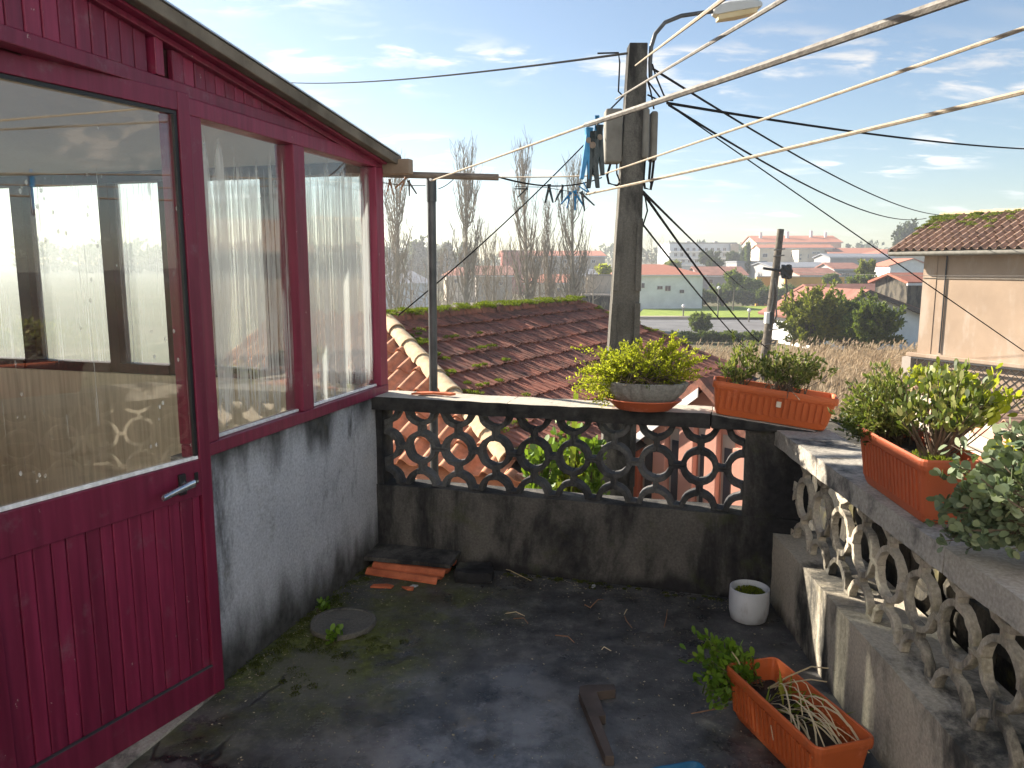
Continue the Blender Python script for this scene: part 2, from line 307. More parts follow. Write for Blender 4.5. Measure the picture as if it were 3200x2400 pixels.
def stucco(name, c, st=.25, dc=(.3, .25, .2)):
    g = G(name); col = g.ramp(g.noise(.9, 7, rough=.6), [(.3, tuple(q*.86 for q in c)), (.7, tuple(min(1, q*1.1) for q in c))])
    col = g.mix(g.mul(g.rng(g.noise(1.6, 8, (1, 1, .35), .68), .52, .72), st), col, dc)
    return g.out(g.pbr(col, .92, g.bump(g.noise(40, 6), .25, .01), .2))
stucco('white_stucco', (.83, .83, .82), .12, (.5, .48, .44)); stucco('blue_white_stucco', (.58, .62, .66), .12); stucco('cream_stucco', (.68, .60, .48), .12); stucco('ochre_stucco', (.74, .36, .05), .1)
stucco('beige_stucco', (.37, .275, .20), .7, (.46, .385, .32)); stucco('pink_stucco', (.66, .34, .26), .2, (.5, .3, .24)); stucco('salmon_stucco', (.50, .15, .09), .2, (.5, .25, .2)); stucco('grey_stucco', (.34, .33, .33), .3)
stucco('red_stucco', (.40, .12, .10), .2); stucco('taupe_stucco', (.42, .37, .32), .3); stucco('pale_wall', (.60, .52, .42), .3, (.45, .38, .3))
simple('window_dark', (.03, .035, .045), (.08, .09, .11), 2, .12, 0); simple('window_frame_white', (.6, .6, .6), (.7, .7, .7), 5, .5, 0); simple('grille_paint', (.02, .02, .022), (.05, .05, .05), 8, .6, .1)
simple('soil', (.018, .013, .010), (.06, .045, .032), 30, .95, .8, 90); simple('bark', (.06, .05, .04), (.16, .135, .105), 9, .9, .5, 50); simple('poplar_bark', (.22, .185, .14), (.38, .33, .26), 3, .9, .2)
simple('twig', (.055, .04, .028), (.15, .11, .075), 20, .85, .2); simple('asphalt', (.10, .10, .105), (.17, .17, .175), .6, .9, 0); simple('lead_grey', (.16, .17, .19), (.26, .27, .3), 3, .6, .1)
def ground_mat():
    g = G('ground_soil'); a = g.noise(.12, 6); b = g.noise(1.4, 7)
    col = g.ramp(a, [(.35, (.055, .07, .02)), (.5, (.10, .095, .045)), (.65, (.16, .13, .085))])
    col = g.mix(.4, col, g.ramp(b, [(.3, (.04, .05, .015)), (.7, (.20, .17, .10))])); g.out(g.pbr(col, .95, g.bump(b, .5, .1), .2))
ground_mat(); simple('lawn_grass', (.13, .20, .012), (.26, .33, .025), 1.2, .95, .4, 8)
leafmat('leaf_lime', [(.08, .11, .012), (.25, .30, .02), (.45, .48, .03), (.58, .58, .07)], .55, .62, .3, (.5, .55, .03))
leafmat('leaf_dry', [(.12, .085, .04), (.20, .16, .07), (.16, .17, .04)], .7, .25)
leafmat('leaf_mid', [(.030, .050, .014), (.085, .12, .028), (.16, .19, .05), (.28, .29, .10), (.30, .26, .08)], .5, .34)
leafmat('leaf_dark', [(.016, .028, .010), (.035, .055, .016), (.065, .085, .022)], .5, .25)
leafmat('leaf_jade', [(.075, .11, .062), (.11, .15, .085), (.15, .19, .105), (.20, .23, .13)], .55, .16, .3)
leafmat('leaf_weed', [(.06, .13, .012), (.12, .23, .02), (.20, .32, .03)], .5, .35)
leafmat('leaf_tree', [(.025, .045, .011), (.065, .10, .018), (.12, .16, .026), (.21, .23, .04)], .6, .32)
leafmat('leaf_olive', [(.08, .09, .014), (.20, .21, .025), (.32, .30, .04)], .6, .35)
leafmat('leaf_far', [(.03, .045, .022), (.05, .07, .03), (.08, .095, .04)], .8, .15)
leafmat('moss_leaf', [(.05, .075, .008), (.13, .17, .014), (.25, .28, .02)], .9, .3)
leafmat('moss_floor', [(.02, .026, .005), (.05, .06, .01), (.10, .11, .018)], .9, .2); leafmat('dry_grass', [(.30, .22, .13), (.40, .31, .20), (.50, .40, .28), (.34, .27, .18)], .9, .35, .1, (.45, .35, .24))
leafmat('straw', [(.56, .44, .24), (.68, .56, .34), (.76, .67, .46)], .6, .3, .4, (.5, .4, .22)); leafmat('blade_green', [(.10, .16, .015), (.20, .26, .03), (.36, .34, .05)], .5, .3)
leafmat('petal', [(.55, .55, .55), (.7, .7, .7), (.62, .58, .5)], .7, .2, .4, (.6, .6, .6)); leafmat('litter', [(.16, .12, .07), (.34, .28, .18), (.5, .44, .32), (.24, .22, .12)], .9, .1, .4, (.4, .33, .2))
def glass(name, cond, z0, z1, drops=.0, full=0., refl=1.0):
    """thin window glass with dried runs of condensation on it"""
    g = G(name); z = g.xyz()[2]
    fc = g.n('ShaderNodeLayerWeight', {'Blend': .5}).outputs['Facing']; fr = g.ma('ADD', .04, g.mul(g.ma('POWER', fc, 5.), .96))
    fac = g.n('ShaderNodeMath', {0: fr, 1: refl}, operation='MULTIPLY', use_clamp=True).outputs[0]
    clear = g.n('ShaderNodeMixShader', {0: fac, 1: g.n('ShaderNodeBsdfTransparent', {0: (.95, .97, .96, 1)}).outputs[0], 2: g.n('ShaderNodeBsdfGlossy', {'Roughness': .0}).outputs[0]}).outputs[0]
    s1 = g.noise(105, 2, (1, 1, .006), .5); s2 = g.noise(240, 3, (1, 1, .02), .6, loc=(3, 1, 0)); s3 = g.noise(9, 5, (1, 1, .10), .6, loc=(9, 2, 1))
    m = g.rng(g.ma('ADD', g.mul(s1, .5), g.ma('ADD', g.mul(s2, .22), g.mul(s3, .28))), .575-cond*.125, .60-cond*.115)
    hz = g.ma('ADD', z, g.mul(g.ma('SUBTRACT', g.noise(25, 4, (1, 1, .1)), .5), .5)); m = g.mul(m, g.mul(g.rng(hz, z1-.12, z1+.06, 1., 0.), g.rng(hz, z0-.05, z0+.12)))
    if drops:
        dv = g.n('ShaderNodeTexVoronoi', {'Vector': g.map((1, 1, .55)), 'Scale': 34., 'Randomness': 1.}).outputs[0]
        dm = g.mul(g.rng(dv, .10, .2, 1., 0.), g.rng(g.noise(7, 4, (1, 1, .5), loc=(4, 0, 2)), .52, .6))
        m = g.ma('MAXIMUM', m, g.mul(dm, drops))
    if full: m = g.ma('MAXIMUM', m, g.rng(g.noise(3, 5), .2, .6, full*.85, full))
    film = g.n('ShaderNodeMixShader', {0: .35, 1: g.n('ShaderNodeBsdfTranslucent', {0: (.86, .88, .88, 1)}).outputs[0], 2: g.n('ShaderNodeBsdfDiffuse', {0: (.75, .77, .78, 1)}).outputs[0]}).outputs[0]
    film = g.n('ShaderNodeMixShader', {0: g.mul(fac, .8), 1: film, 2: g.n('ShaderNodeBsdfGlossy', {'Roughness': .05}).outputs[0]}).outputs[0]
    return g.out(g.n('ShaderNodeMixShader', {0: g.mul(m, .60), 1: clear, 2: film}).outputs[0])
glass('door_glass', -.25, 1.0, 1.95, .95, 0., 2.0); glass('window_glass_a', .72, 1.05, 2.05, .2, .06, 1.7); glass('window_glass_b', .85, 1.0, 2.1, .2, .10, 1.7); glass('clear_glass', -.1, 1.0, 2.2, 0, .06, 1.); glass('fogged_glass', .1, .5, 3., 0, .22)
# ------------------------------------------------------------------ terrace frame
TH = R(16.3); CORNER = Vector((-.767, 4.216, 0)); EX = Vector((math.cos(TH), -math.sin(TH), 0)); LY = Vector((math.sin(TH), math.cos(TH), 0))
def T(e, s, z=0): return CORNER + EX*e + LY*s + Vector((0, 0, z))
def loc_t(p): d = Vector(p)-CORNER; return Vector((d.dot(EX), d.dot(LY), d.z))
KR = R(2.2); KC = Vector((1.285, 3.66, 0)); KX = Vector((math.cos(KR), -math.sin(KR), 0)); KY = Vector((math.sin(KR), math.cos(KR), 0))
def K(x, y, z=0): return KC + KX*x + KY*y + Vector((0, 0, z))

fl = MB(); poly = [T(-.1, .1), T(2.3, .1), K(.25, -.1), K(.25, -6.2), Vector((-3.2, -2.6, 0)), T(-.1, -3)]
fl.prism([(p.x, p.y, -.2) for p in reversed(poly)], (0, 0, .2)); tag(part('terrace_floor', fl, 'terrace_concrete', None), kind='structure')
base = MB(); poly = [T(-3.2, .15), T(2.2, .15), K(.28, -.05), K(.28, -6.2), Vector((-6, -2.6, 0))]
base.prism([(p.x, p.y, -4.6) for p in reversed(poly)], (0, 0, 4.38)); tag(part('terrace_base', base, 'block_wall', None), kind='structure')

# ------------------------------------------------------------------ maroon glazed porch
porch = thing('glazed_porch', 'maroon timber glazed porch with streaked windows along the left of the terrace', 'porch', CORNER, -TH)
part('plinth_wall', MB().rough((-.12, -1.47, 0), (0, .14, .94), .05, .003, 1), 'grey_plinth', porch, True)
part('plinth_wall', MB().box((-3.2, .0, 0), (-.122, .14, 1.0)), 'interior_paint', porch)
part('side_wall', MB().box((-.12, -5.5, 0), (-.004, -2.42, 2.3)), 'maroon_paint', porch)
part('back_wall', MB().box((-3.3, -5.5, 0), (-3.2, .14, .95)), 'interior_paint', porch)
for k in range(7):
    s0 = -5.5+k*.81
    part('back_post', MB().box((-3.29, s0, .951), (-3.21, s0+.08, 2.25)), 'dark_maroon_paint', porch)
    part('back_pane', MB().box((-3.252, s0+.08, .951), (-3.248, min(.13, s0+.81), 2.25)), 'clear_glass', porch)
part('back_head', MB().box((-3.3, -5.5, 2.251), (-3.2, .14, 2.31)), 'dark_maroon_paint', porch)
part('house_wall', MB().box((-3.2, -5.6, 0), (-.12, -5.5, 3.2)), 'interior_paint', porch)
part('floor', MB().box((-3.2, -5.5, -.05), (-.13, -.005, .012)), 'pale_wall', porch)
def rail(a, b, name='rail', mat='maroon_paint', bev=.003): return part(name, MB().box(a, b), mat, porch, bevel=bev)
rail((-.07, -1.47, .94), (.022, .14, .99), 'sill_rail'); rail((-.07, -1.47, 2.185), (.018, .14, 2.245), 'head_rail')
rail((-.06, -5.5, 2.247), (.006, .142, 2.292), 'frieze_rail')
for a, b in ((-1.47, -1.362), (-.755, -.665), (.05, .14)): rail((-.075, a, .991), (.02, b, 2.184), 'post')
for k, (a, b, gm) in enumerate(((-1.36, -.757, 'window_glass_a'), (-.663, .048, 'window_glass_b'))):
    w = part('window_pane', MB().box((-.026, a-.004, .985), (-.022, b+.004, 2.19)), gm, porch)
    rail((-.02, a, .991), (-.006, b, 1.003), 'glazing_bead', 'white_bead', .002)
# far end of the porch: dark posts and fogged panes
px = [(-3.0, -2.5), (-2.4, -1.82), (-1.74, -1.38), (-1.1, -.69), (-.5, -.08)]
prev = -3.2
for a, b in px:
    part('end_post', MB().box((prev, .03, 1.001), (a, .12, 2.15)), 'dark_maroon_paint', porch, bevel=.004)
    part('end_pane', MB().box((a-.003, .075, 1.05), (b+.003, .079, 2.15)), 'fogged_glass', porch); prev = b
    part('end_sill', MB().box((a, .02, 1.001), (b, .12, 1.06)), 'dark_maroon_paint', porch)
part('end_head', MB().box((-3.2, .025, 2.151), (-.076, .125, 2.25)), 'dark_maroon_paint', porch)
def zr(s): return 2.262-.1362*(s-.08)           # top of the roof edge
s = -2.75
while s < -.02:                                      # gable boards under the sloping roof edge
    w = .0585
    if not (-1.60 < s < -1.50):
        b = MB(); z0 = 2.293; za, zb = zr(s)-.045, zr(s+w)-.045
        if zb > z0+.01:
            b.hexa([(-.03, s, z0), (-.006, s, z0), (-.006, s+w-.004, z0), (-.03, s+w-.004, z0), (-.03, s, za), (-.006, s, za), (-.006, s+w-.004, zb), (-.03, s+w-.004, zb)])
            part('gable_board', b, 'maroon_paint', porch, bevel=.004, loc=(random.uniform(-.0015, .0015), 0, 0))
    s += w
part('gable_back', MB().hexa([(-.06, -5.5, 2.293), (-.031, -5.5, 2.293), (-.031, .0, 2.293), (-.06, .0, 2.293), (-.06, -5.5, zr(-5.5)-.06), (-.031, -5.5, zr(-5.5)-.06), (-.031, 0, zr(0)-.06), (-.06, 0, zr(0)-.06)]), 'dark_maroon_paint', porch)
part('gable_post', MB().box((-.03, -1.565, 2.293), (.012, -1.525, zr(-1.525)-.05)), 'maroon_paint', porch, bevel=.003)
def sloped(e0, e1, s0, s1, d0, d1):
    return MB().hexa([(e0, s0, zr(s0)+d0), (e1, s0, zr(s0)+d0), (e1, s1, zr(s1)+d0), (e0, s1, zr(s1)+d0), (e0, s0, zr(s0)+d1), (e1, s0, zr(s0)+d1), (e1, s1, zr(s1)+d1), (e0, s1, zr(s1)+d1)])
part('rake_trim', sloped(-.03, .020, -5.5, .12, -.075, -.052), 'maroon_paint', porch, bevel=.004)
part('soffit_trim', sloped(-.03, .052, -5.5, .13, -.051, -.040), 'maroon_paint', porch, bevel=.003)
roof = part('roof', sloped(-3.4, .085, -5.6, .17, -.038, -.008), 'weathered_wood', porch, bevel=.004)
part('ceiling', sloped(-3.2, -.07, -5.5, .02, -.060, -.042), 'taupe_stucco', porch)
part('roof_edge_board', sloped(.087, .105, -5.6, .185, -.046, .0), 'weathered_wood', roof, bevel=.004)
part('metal_flashing', sloped(.02, .112, -5.6, .175, .002, .008), 'zinc', roof)
part('roof_sheet', sloped(-3.4, .018, -5.6, .17, -.006, .004), 'lead_grey', roof)
part('eave_cap', sloped(-.2, .10, .188, .215, -.05, .012), 'dark_wood', roof, bevel=.004)
part('beam_end', MB().box((-.25, .15, 2.155), (.17, .21, 2.235)), 'board_wood', porch, bevel=.004)
# door leaf, a hand's breadth ajar
P0 = Vector((-1.129, 2.807, 0)); dl = loc_t(P0); DW = .855
d = MB()
for y0, y1, z0, z1 in ((-.05, 0, .012, 2.25), (-DW, -.785, .012, 2.25)): d.box((-.045, y0, z0), (0, y1, z1))
for z0, z1 in ((.012, .13), (.812, .948), (2.185, 2.25)): d.box((-.044, -.785, z0), (-.001, -.05, z1))
door = part('door', d, 'maroon_paint', porch, bevel=.003, loc=dl, rot=(0, 0, -R(27)+TH))
y = -.784; k = 0
wid = [.062, .05, .056, .048, .066, .05, .044, .058, .05, .052, .06, .048, .054, .05]
while y < -.056:
    w = min(wid[k % len(wid)], -.051-y); k += 1
    part('door_board', MB().box((-.036, y+.0012, .131), (-.013+random.uniform(-.003, .001), y+w-.0012, .811)), 'maroon_paint', door, bevel=.004)
    y += w
part('door_panel_back', MB().box((-.042, -.784, .131), (-.0365, -.051, .811)), 'dark_maroon_paint', door)
part('door_pane', MB().box((-.026, -.787, .945), (-.022, -.048, 2.188)), 'door_glass', door)
part('glazing_bead', MB().box((-.021, -.784, .949), (-.008, -.051, .962)), 'white_bead', door, bevel=.002)
part('glazing_bead', MB().box((-.021, -.784, 2.172), (-.008, -.051, 2.184)), 'black_plastic', door)
part('glazing_bead', MB().box((-.021, -.064, .963), (-.008, -.051, 2.171)), 'black_plastic', door)
part('drip_ledge', MB().box((-.012, -.784, .131), (.001, -.051, .135)), 'grey_metal', door)
part('handle_plate', MB().box((.001, -.155, .838), (.014, -.127, .915)), 'black_plastic', door, bevel=.003)
hb = MB(); hb.tube([(.012, -.138, .878), (.05, -.138, .878)], .011, 10)
part('handle_neck', hb, 'chrome', door, True)
lv = MB(); n = 9
prof = [(-.128, .884, .0135), (-.150, .8815, .0135), (-.19, .876, .0118), (-.23, .8695, .0105), (-.258, .8645, .0105), (-.262, .8635, .007)]
vv = []; 
for yy, zc, h in prof:
    for j in range(12):
        a = 2*math.pi*j/12; ca, sa = math.cos(a), math.sin(a); q = (abs(ca)**4+abs(sa)**4)**-.25
        vv.append((.054+ca*q*.009, yy, zc+sa*q*h))
ff = [(i*12+j, i*12+(j+1) % 12, (i+1)*12+(j+1) % 12, (i+1)*12+j) for i in range(len(prof)-1) for j in range(12)] + [tuple(range(12)), tuple(len(vv)-1-j for j in range(12))]
lv.add(vv, ff); part('handle_lever', lv, 'chrome', door, True)
kh = MB().box((.001, -.083, .862), (.005, -.066, .905)); part('keyhole_plate', kh, 'black_plastic', door, bevel=.003)
part('lock_cylinder', MB().tube([(.004, -.0745, .872), (.009, -.0745, .872)], .005, 10), 'chrome', door)
part('threshold', MB().rough((-.14, -2.42, 0), (.03, -1.48, .011), .08, .002, 5), 'coping_concrete', porch)

# ------------------------------------------------------------------ pierced ring blocks
def ring_block(p, pz, dep, ri=.30, ro=.41, tk=.062, seed=0):
    """one cell: a quarter ring at every corner joined by short bars; four cells make a ring"""
    rnd = random.Random(seed); h = p/2; hz = pz/2; outer = []; inner = []
    ri *= p; ro *= p; tk *= p; N = 6
    for (sx, sz, a0) in ((-1, -1, 90), (1, -1, 180), (1, 1, 270), (-1, 1, 0)):
        a0 = R(a0)
        pts = []
        for i in range(N+1):
            a = a0 - i*math.pi/2/N; pts.append(a)
        for i, a in enumerate(pts):
            cx, cz = sx*h, sz*hz; k = (1+rnd.uniform(-.012, .012))
            ox, oz = cx+math.cos(a)*ri*k, cz+math.sin(a)*ri*k
            ix, iz = cx+math.cos(a)*ro*k, cz+math.sin(a)*ro*k
            ix = max(-h+tk, min(h-tk, ix)); iz = max(-hz+tk, min(hz-tk, iz))
            outer.append((ox, oz)); inner.append((ix, iz))
    # order: walk so that consecutive corners connect along edges
    order = []
    for c in range(4):
        seg = list(range(c*(N+1), (c+1)*(N+1))); order += seg
    outer = [outer[i] for i in order]; inner = [inner[i] for i in order]; n = len(outer); b = MB(); V = []
    for y in (0, dep):
        for q in (outer, inner): V += [(x+rnd.uniform(-.0012, .0012), y+rnd.uniform(-.003, .003), z+rnd.uniform(-.0012, .0012)) for x, z in q]
    F = []
    for i in range(n):
        j = (i+1) % n; F += [(i, j, n+j, n+i), (2*n+i, 3*n+i, 3*n+j, 2*n+j), (i, 2*n+i, 2*n+j, j), (n+i, n+j, 3*n+j, 3*n+i)]
    b.add(V, F); return b
def cell_ok(b): return b
# ------------------------------------------------------------------ end parapet
endp = thing('balustrade', 'blackened end parapet wall with pierced ring blocks below the bowl planter', 'balustrade', CORNER, -TH)
part('plinth', MB().rough((-.01, 0, 0), (2.26, .16, .435), .05, .004, 2), 'mould_concrete', endp, True)
part('pillar', MB().rough((1.985, .005, .436), (2.30, .155, .869), .04, .003, 3), 'mould_concrete', endp, True)
part('jamb', MB().rough((-.005, .01, .436), (.038, .15, .869), .04, .003, 4), 'mould_concrete', endp, True)
PX = (1.985-.038)/9; PZ = .2165
bl = [ring_block(PX+.0005, PZ, .08, .305, .43, .06, seed=i).mesh('breeze_block', 'lattice_dark') for i in range(4)]
for i in range(9):
    for j in range(2):
        o = inst('breeze_block', bl[(i*2+j) % 4], endp, (.038+PX*(i+.5), .035+random.uniform(-.001, .001), .436+PZ*(j+.5)), (0, random.uniform(-.003, .003), 0))
        md = o.modifiers.new('b', 'BEVEL'); md.width = .006; md.segments = 2; md.limit_method = 'ANGLE'; md.angle_limit = R(40)
for k, (a, b, zt) in enumerate(((-.02, .78, .944), (.782, 1.818, .944))):
    part('coping_slab', MB().rough((a, -.035, .871), (b, .185, zt), .045, .004, 20+k, 0), 'coping_sun_shade', endp, True)
part('coping_slab', MB().hexa([(1.82, -.035, .871), (2.30, -.035, .871), (2.30, .185, .871), (1.82, .185, .871), (1.82, -.035, .943), (2.30, -.035, .886), (2.30, .185, .886), (1.82, .185, .943)]), 'coping_sun_shade', endp, bevel=.006)
# ------------------------------------------------------------------ side parapet on the right
rp = thing('balustrade', 'sunlit side parapet with pierced ring blocks on a wide ledge, right of the floor', 'balustrade', KC, -KR)
pl = MB().rough((0, -6.2, 0), (.30, .0, .36), .06, .005, 31); part('plinth', pl, 'parapet_concrete', rp, True)
RP = .2225; RZ = .2195
br = [ring_block(RP+.0006, RZ, .030, .352, .452, .050, seed=40+i).mesh('breeze_block', 'parapet_concrete') for i in range(4)]
for i in range(22):
    for j in range(2):
        o = inst('breeze_block', br[(i*3+j) % 4], rp, (.108+random.uniform(-.0012, .0012), .03-RP*(i+.5), .361+RZ*(j+.5)), (random.uniform(-.003, .003), 0, R(90)))
        md = o.modifiers.new('b', 'BEVEL'); md.width = .003; md.segments = 2; md.limit_method = 'ANGLE'; md.angle_limit = R(40)
ends = [-.045, -.62, -1.62, -2.7, -3.8, -5.0, -6.2]
for k in range(6): part('coping_slab', MB().rough((-.02, ends[k+1]+.0015, .803), (.232, ends[k]-.0015, .882), .05, .0035, 50+k), 'coping_concrete', rp, True)
# rubble wall close behind the side parapet
rw = thing('stone_boundary', 'dark rubble stone wall close behind the ring blocks of the side parapet', 'stone wall', K(.36, 0, -1.2), -KR)
part('core', MB().box((.14, -5.0, 0), (.30, 1.0, 1.93)), 'rubble_stone', rw)
smesh = [MB().rough((-.5, -.5, -.5), (.5, .5, .5), .26, .07, 60+i, .38, 1.6).mesh('stone', 'rubble_stone', True) for i in range(6)]
z = .80; row = 0
while z < 1.93:
    h = random.uniform(.12, .2); h = min(h, 1.97-z); y = .95; row += 1
    while y > -3.2:
        w = random.uniform(.16, .36); dpt = random.uniform(.16, .24)
        inst('stone', random.choice(smesh), rw, (.10+random.uniform(-.02, .02), y-w/2, z+h/2), (random.uniform(-.06, .06), random.uniform(-.05, .05), random.uniform(-.05, .05)), (dpt, w*1.0, h*1.02)); y -= w
    z += h

# unseen white house added behind the viewer to bounce sunlight onto the terrace
mh = thing('unseen_fill_house', 'unseen white plastered house added behind the viewpoint to bounce sunlight', 'house', (0, -2.75, 0))
part('wall', MB().box((-7, -5, -4.5), (5.5, 0, 5.6)), 'white_stucco', mh)
for x0 in (-2.2, .3, 2.6):
    w_ = part('window', MB().box((x0, .001, 3.3), (x0+1.1, .05, 4.6)), 'white_bead', mh); part('pane', MB().box((x0+.08, .051, 3.38), (x0+1.02, .056, 4.52)), 'fogged_glass', w_)
part('eave', MB().box((-7.4, -5.4, 5.6), (5.9, .5, 5.75)), 'board_wood', mh)
# ------------------------------------------------------------------ plants
def leaf_quads(P, D, ln, wd, rng, fold=.25, shape='leaf'):
    """P,D (n,3): base points and directions; every leaf is its own island"""
    n = len(P); D = D/(np.linalg.norm(D, axis=1)[:, None]+1e-9); rv = rng.normal(size=(n, 3)); S = np.cross(D, rv); S /= np.linalg.norm(S, axis=1)[:, None]+1e-9
    Nn = np.cross(D, S); ln = ln*rng.uniform(.65, 1.25, (n, 1)); wd = wd*rng.uniform(.7, 1.2, (n, 1))
    if shape == 'leaf':
        return np.stack([P, P+D*ln*.5+S*wd*.5+Nn*wd*fold, P+D*ln, P+D*ln*.5-S*wd*.5+Nn*wd*fold], 1)
    if shape == 'round':
        return np.stack([P, P+D*ln*.22+S*wd*.22, P+D*ln*.5+S*wd*.44+Nn*wd*.06, P+D*ln*.78+S*wd*.42+Nn*wd*.14, P+D*ln*.97+S*wd*.14+Nn*wd*.2, P+D*ln*.97-S*wd*.14+Nn*wd*.2, P+D*ln*.78-S*wd*.42+Nn*wd*.14, P+D*ln*.5-S*wd*.44+Nn*wd*.06, P+D*ln*.22-S*wd*.22], 1)
def bush(root, base, cen, rad, twigs, per, ln, wd, leaf, stem='twig', seed=1, spread=.05, tr=.003, shape='leaf', shell=.45, lean=.6, start=.35, twig_sides=3, foliage='foliage', up=.25):
    rng = np.random.default_rng(seed); base = np.array(base, float); cen = np.array(cen, float); rad = np.array(rad, float)
    d = rng.normal(size=(twigs, 3)); d /= np.linalg.norm(d, axis=1)[:, None]; r = rng.uniform(shell, 1, (twigs, 1))**.7
    ends = cen+d*r*rad*(1+.25*np.sin(d[:, :1]*5+seed)*np.cos(d[:, 1:2]*4))
    b0 = base+np.column_stack([rng.normal(size=twigs)*spread, rng.normal(size=twigs)*spread, np.zeros(twigs)])
    st = MB(); PP = []; DD = []
    for i in range(twigs):
        a, e = b0[i], ends[i]; m = a*(1-lean*.6)+e*lean*.6; m = a+(e-a)*.45; m[2] += abs(e[2]-a[2])*.12; m += rng.normal(size=3)*np.linalg.norm(e-a)*.08
        t = np.linspace(0, 1, 6)[:, None]; path = (1-t)**2*a+2*t*(1-t)*m+t*t*e
        if tr: st.tube(path, np.linspace(tr, tr*.35, 6), twig_sides, False)
        tt = rng.uniform(start, 1.0, (per, 1)); p = (1-tt)**2*a+2*tt*(1-tt)*m+tt*tt*e; tg = 2*(1-tt)*(m-a)+2*tt*(e-m); tg /= np.linalg.norm(tg, axis=1)[:, None]+1e-9
        PP.append(p+rng.normal(size=(per, 3))*ln*.25); q = tg*.6+rng.normal(size=(per, 3))*.6; q[:, 2] += up; DD.append(q)
    if tr: part('stem', st, stem, root, True)
    return part(foliage, MB().quads(leaf_quads(np.concatenate(PP), np.concatenate(DD), ln, wd, rng, shape=shape)), leaf, root)
def moss_clump(mb, pts, h, rng, n=60, w=.35):
    for (x, y, z, r) in pts:
        a = rng.uniform(0, 2*math.pi, n); q = r*np.sqrt(rng.uniform(0, 1, n)); dome = np.sqrt(np.maximum(0, 1-(q/r)**2))*r*.55
        P = np.column_stack([x+q*np.cos(a), y+q*np.sin(a), z+dome*.7]); D = np.column_stack([np.cos(a)*q/r*.8, np.sin(a)*q/r*.8, np.ones(n)])+rng.normal(size=(n, 3))*.35
        mb.quads(leaf_quads(P, D, h, h*w, rng))
# ------------------------------------------------------------------ planters
def rr(lx, ly, r, z, n=4):
    pts = []
    for cx, cy, a0 in ((lx/2-r, ly/2-r, 0), (-lx/2+r, ly/2-r, 90), (-lx/2+r, -ly/2+r, 180), (lx/2-r, -ly/2+r, 270)):
        for i in range(n+1): a = R(a0+90*i/n); pts.append((cx+r*math.cos(a), cy+r*math.sin(a), z))
    return pts
def loft(rings, cap0=True, cap1=True):
    b = MB(); n = len(rings[0]); V = [p for q in rings for p in q]
    F = [(i*n+j, i*n+(j+1) % n, (i+1)*n+(j+1) % n, (i+1)*n+j) for i in range(len(rings)-1) for j in range(n)]
    if cap0: F.append(tuple(range(n-1, -1, -1)))
    if cap1: F.append(tuple((len(rings)-1)*n+j for j in range(n)))
    return b.add(V, F)
def trough(root, Lx, W, H, mat, ribs=17, soil=.03, soilmat='soil'):
    t = .03; q = []
    for ins, z in ((.028, 0), (.024, .008), (.016, .030), (.0155, .034), (.0, H-.036)): q.append(rr(Lx-2*ins-.016, W-2*ins-.016, .022, z))
    q += [rr(Lx+.002, W+.002, .026, H-.034), rr(Lx+.006, W+.006, .028, H-.020), rr(Lx+.004, W+.004, .027, H-.006), rr(Lx-.004, W-.004, .024, H), rr(Lx-.016, W-.016, .02, H-.002), rr(Lx-.030, W-.030, .016, H-.03), rr(Lx-.062, W-.062, .014, .012)]
    part('tub', loft(q, True, True), mat, root)
    for sd in (-1, 1):
        for k in range(ribs):
            x = (-.5+(k+.5)/ribs)*(Lx-.075); w = (Lx-.075)/ribs*.62
            y0 = W/2-.024; y1 = W/2-.0095; b = MB(); z0, z1 = .036, H-.042
            b.hexa([(x-w/2*.92, sd*(y0-.01), z0), (x+w/2*.92, sd*(y0-.01), z0), (x+w/2*.92, sd*(y0+.008), z0), (x-w/2*.92, sd*(y0+.008), z0), (x-w/2, sd*(y1-.012), z1), (x+w/2, sd*(y1-.012), z1), (x+w/2, sd*(y1+.0085), z1), (x-w/2, sd*(y1+.0085), z1)] if sd > 0 else
                   [(x+w/2*.92, sd*(y0-.01), z0), (x-w/2*.92, sd*(y0-.01), z0), (x-w/2*.92, sd*(y0+.008), z0), (x+w/2*.92, sd*(y0+.008), z0), (x+w/2, sd*(y1-.012), z1), (x-w/2, sd*(y1-.012), z1), (x-w/2, sd*(y1+.0085), z1), (x+w/2, sd*(y1+.0085), z1)])
            part('rib', b, mat, root)
    sm = MB(); n = 14
    pts = [((i/n-.5)*(Lx-.036), (j/5-.5)*(W-.036), H-soil+random.uniform(-.006, .006)) for j in range(6) for i in range(n+1)]
    sm.add(pts, [(j*(n+1)+i, j*(n+1)+i+1, (j+1)*(n+1)+i+1, (j+1)*(n+1)+i) for j in range(5) for i in range(n)])
    part('soil', sm, soilmat, root, True)
# trough across the corner, resting on both copings
rot1 = -TH; TA = T(1.805, -.055, .949)
t1 = thing('trough_planter', 'brick red plastic trough planter tilted across the corner of the two copings', 'planter', TA, rot1)
t1.rotation_euler = (0, .118, rot1); off = Matrix.Translation((.285, .088, 0))
def recentre(root, o):
    for c in root.children: c.location = Vector(c.location)+Vector(o)
trough(t1, .57, .176, .165, 'terracotta_plastic', 17, .035); recentre(t1, (.285, .088, 0))
pt = MB().box((.30, -.0062, .085), (.322, -.0045, .112)); part('sticker', pt, 'pale_wall', t1)
s1 = thing('succulent', 'leafy succulent clump growing in the tilted corner trough', 'plant', TA+Vector((.285*math.cos(rot1), .285*math.sin(rot1)+.08, .10)), rot1)
bush(s1, (.08, 0, .0), (.10, 0, .135), (.20, .09, .085), 64, 24, .026, .011, 'leaf_mid', seed=3, spread=.05, tr=.0025, shape='round', start=.55, up=.5)
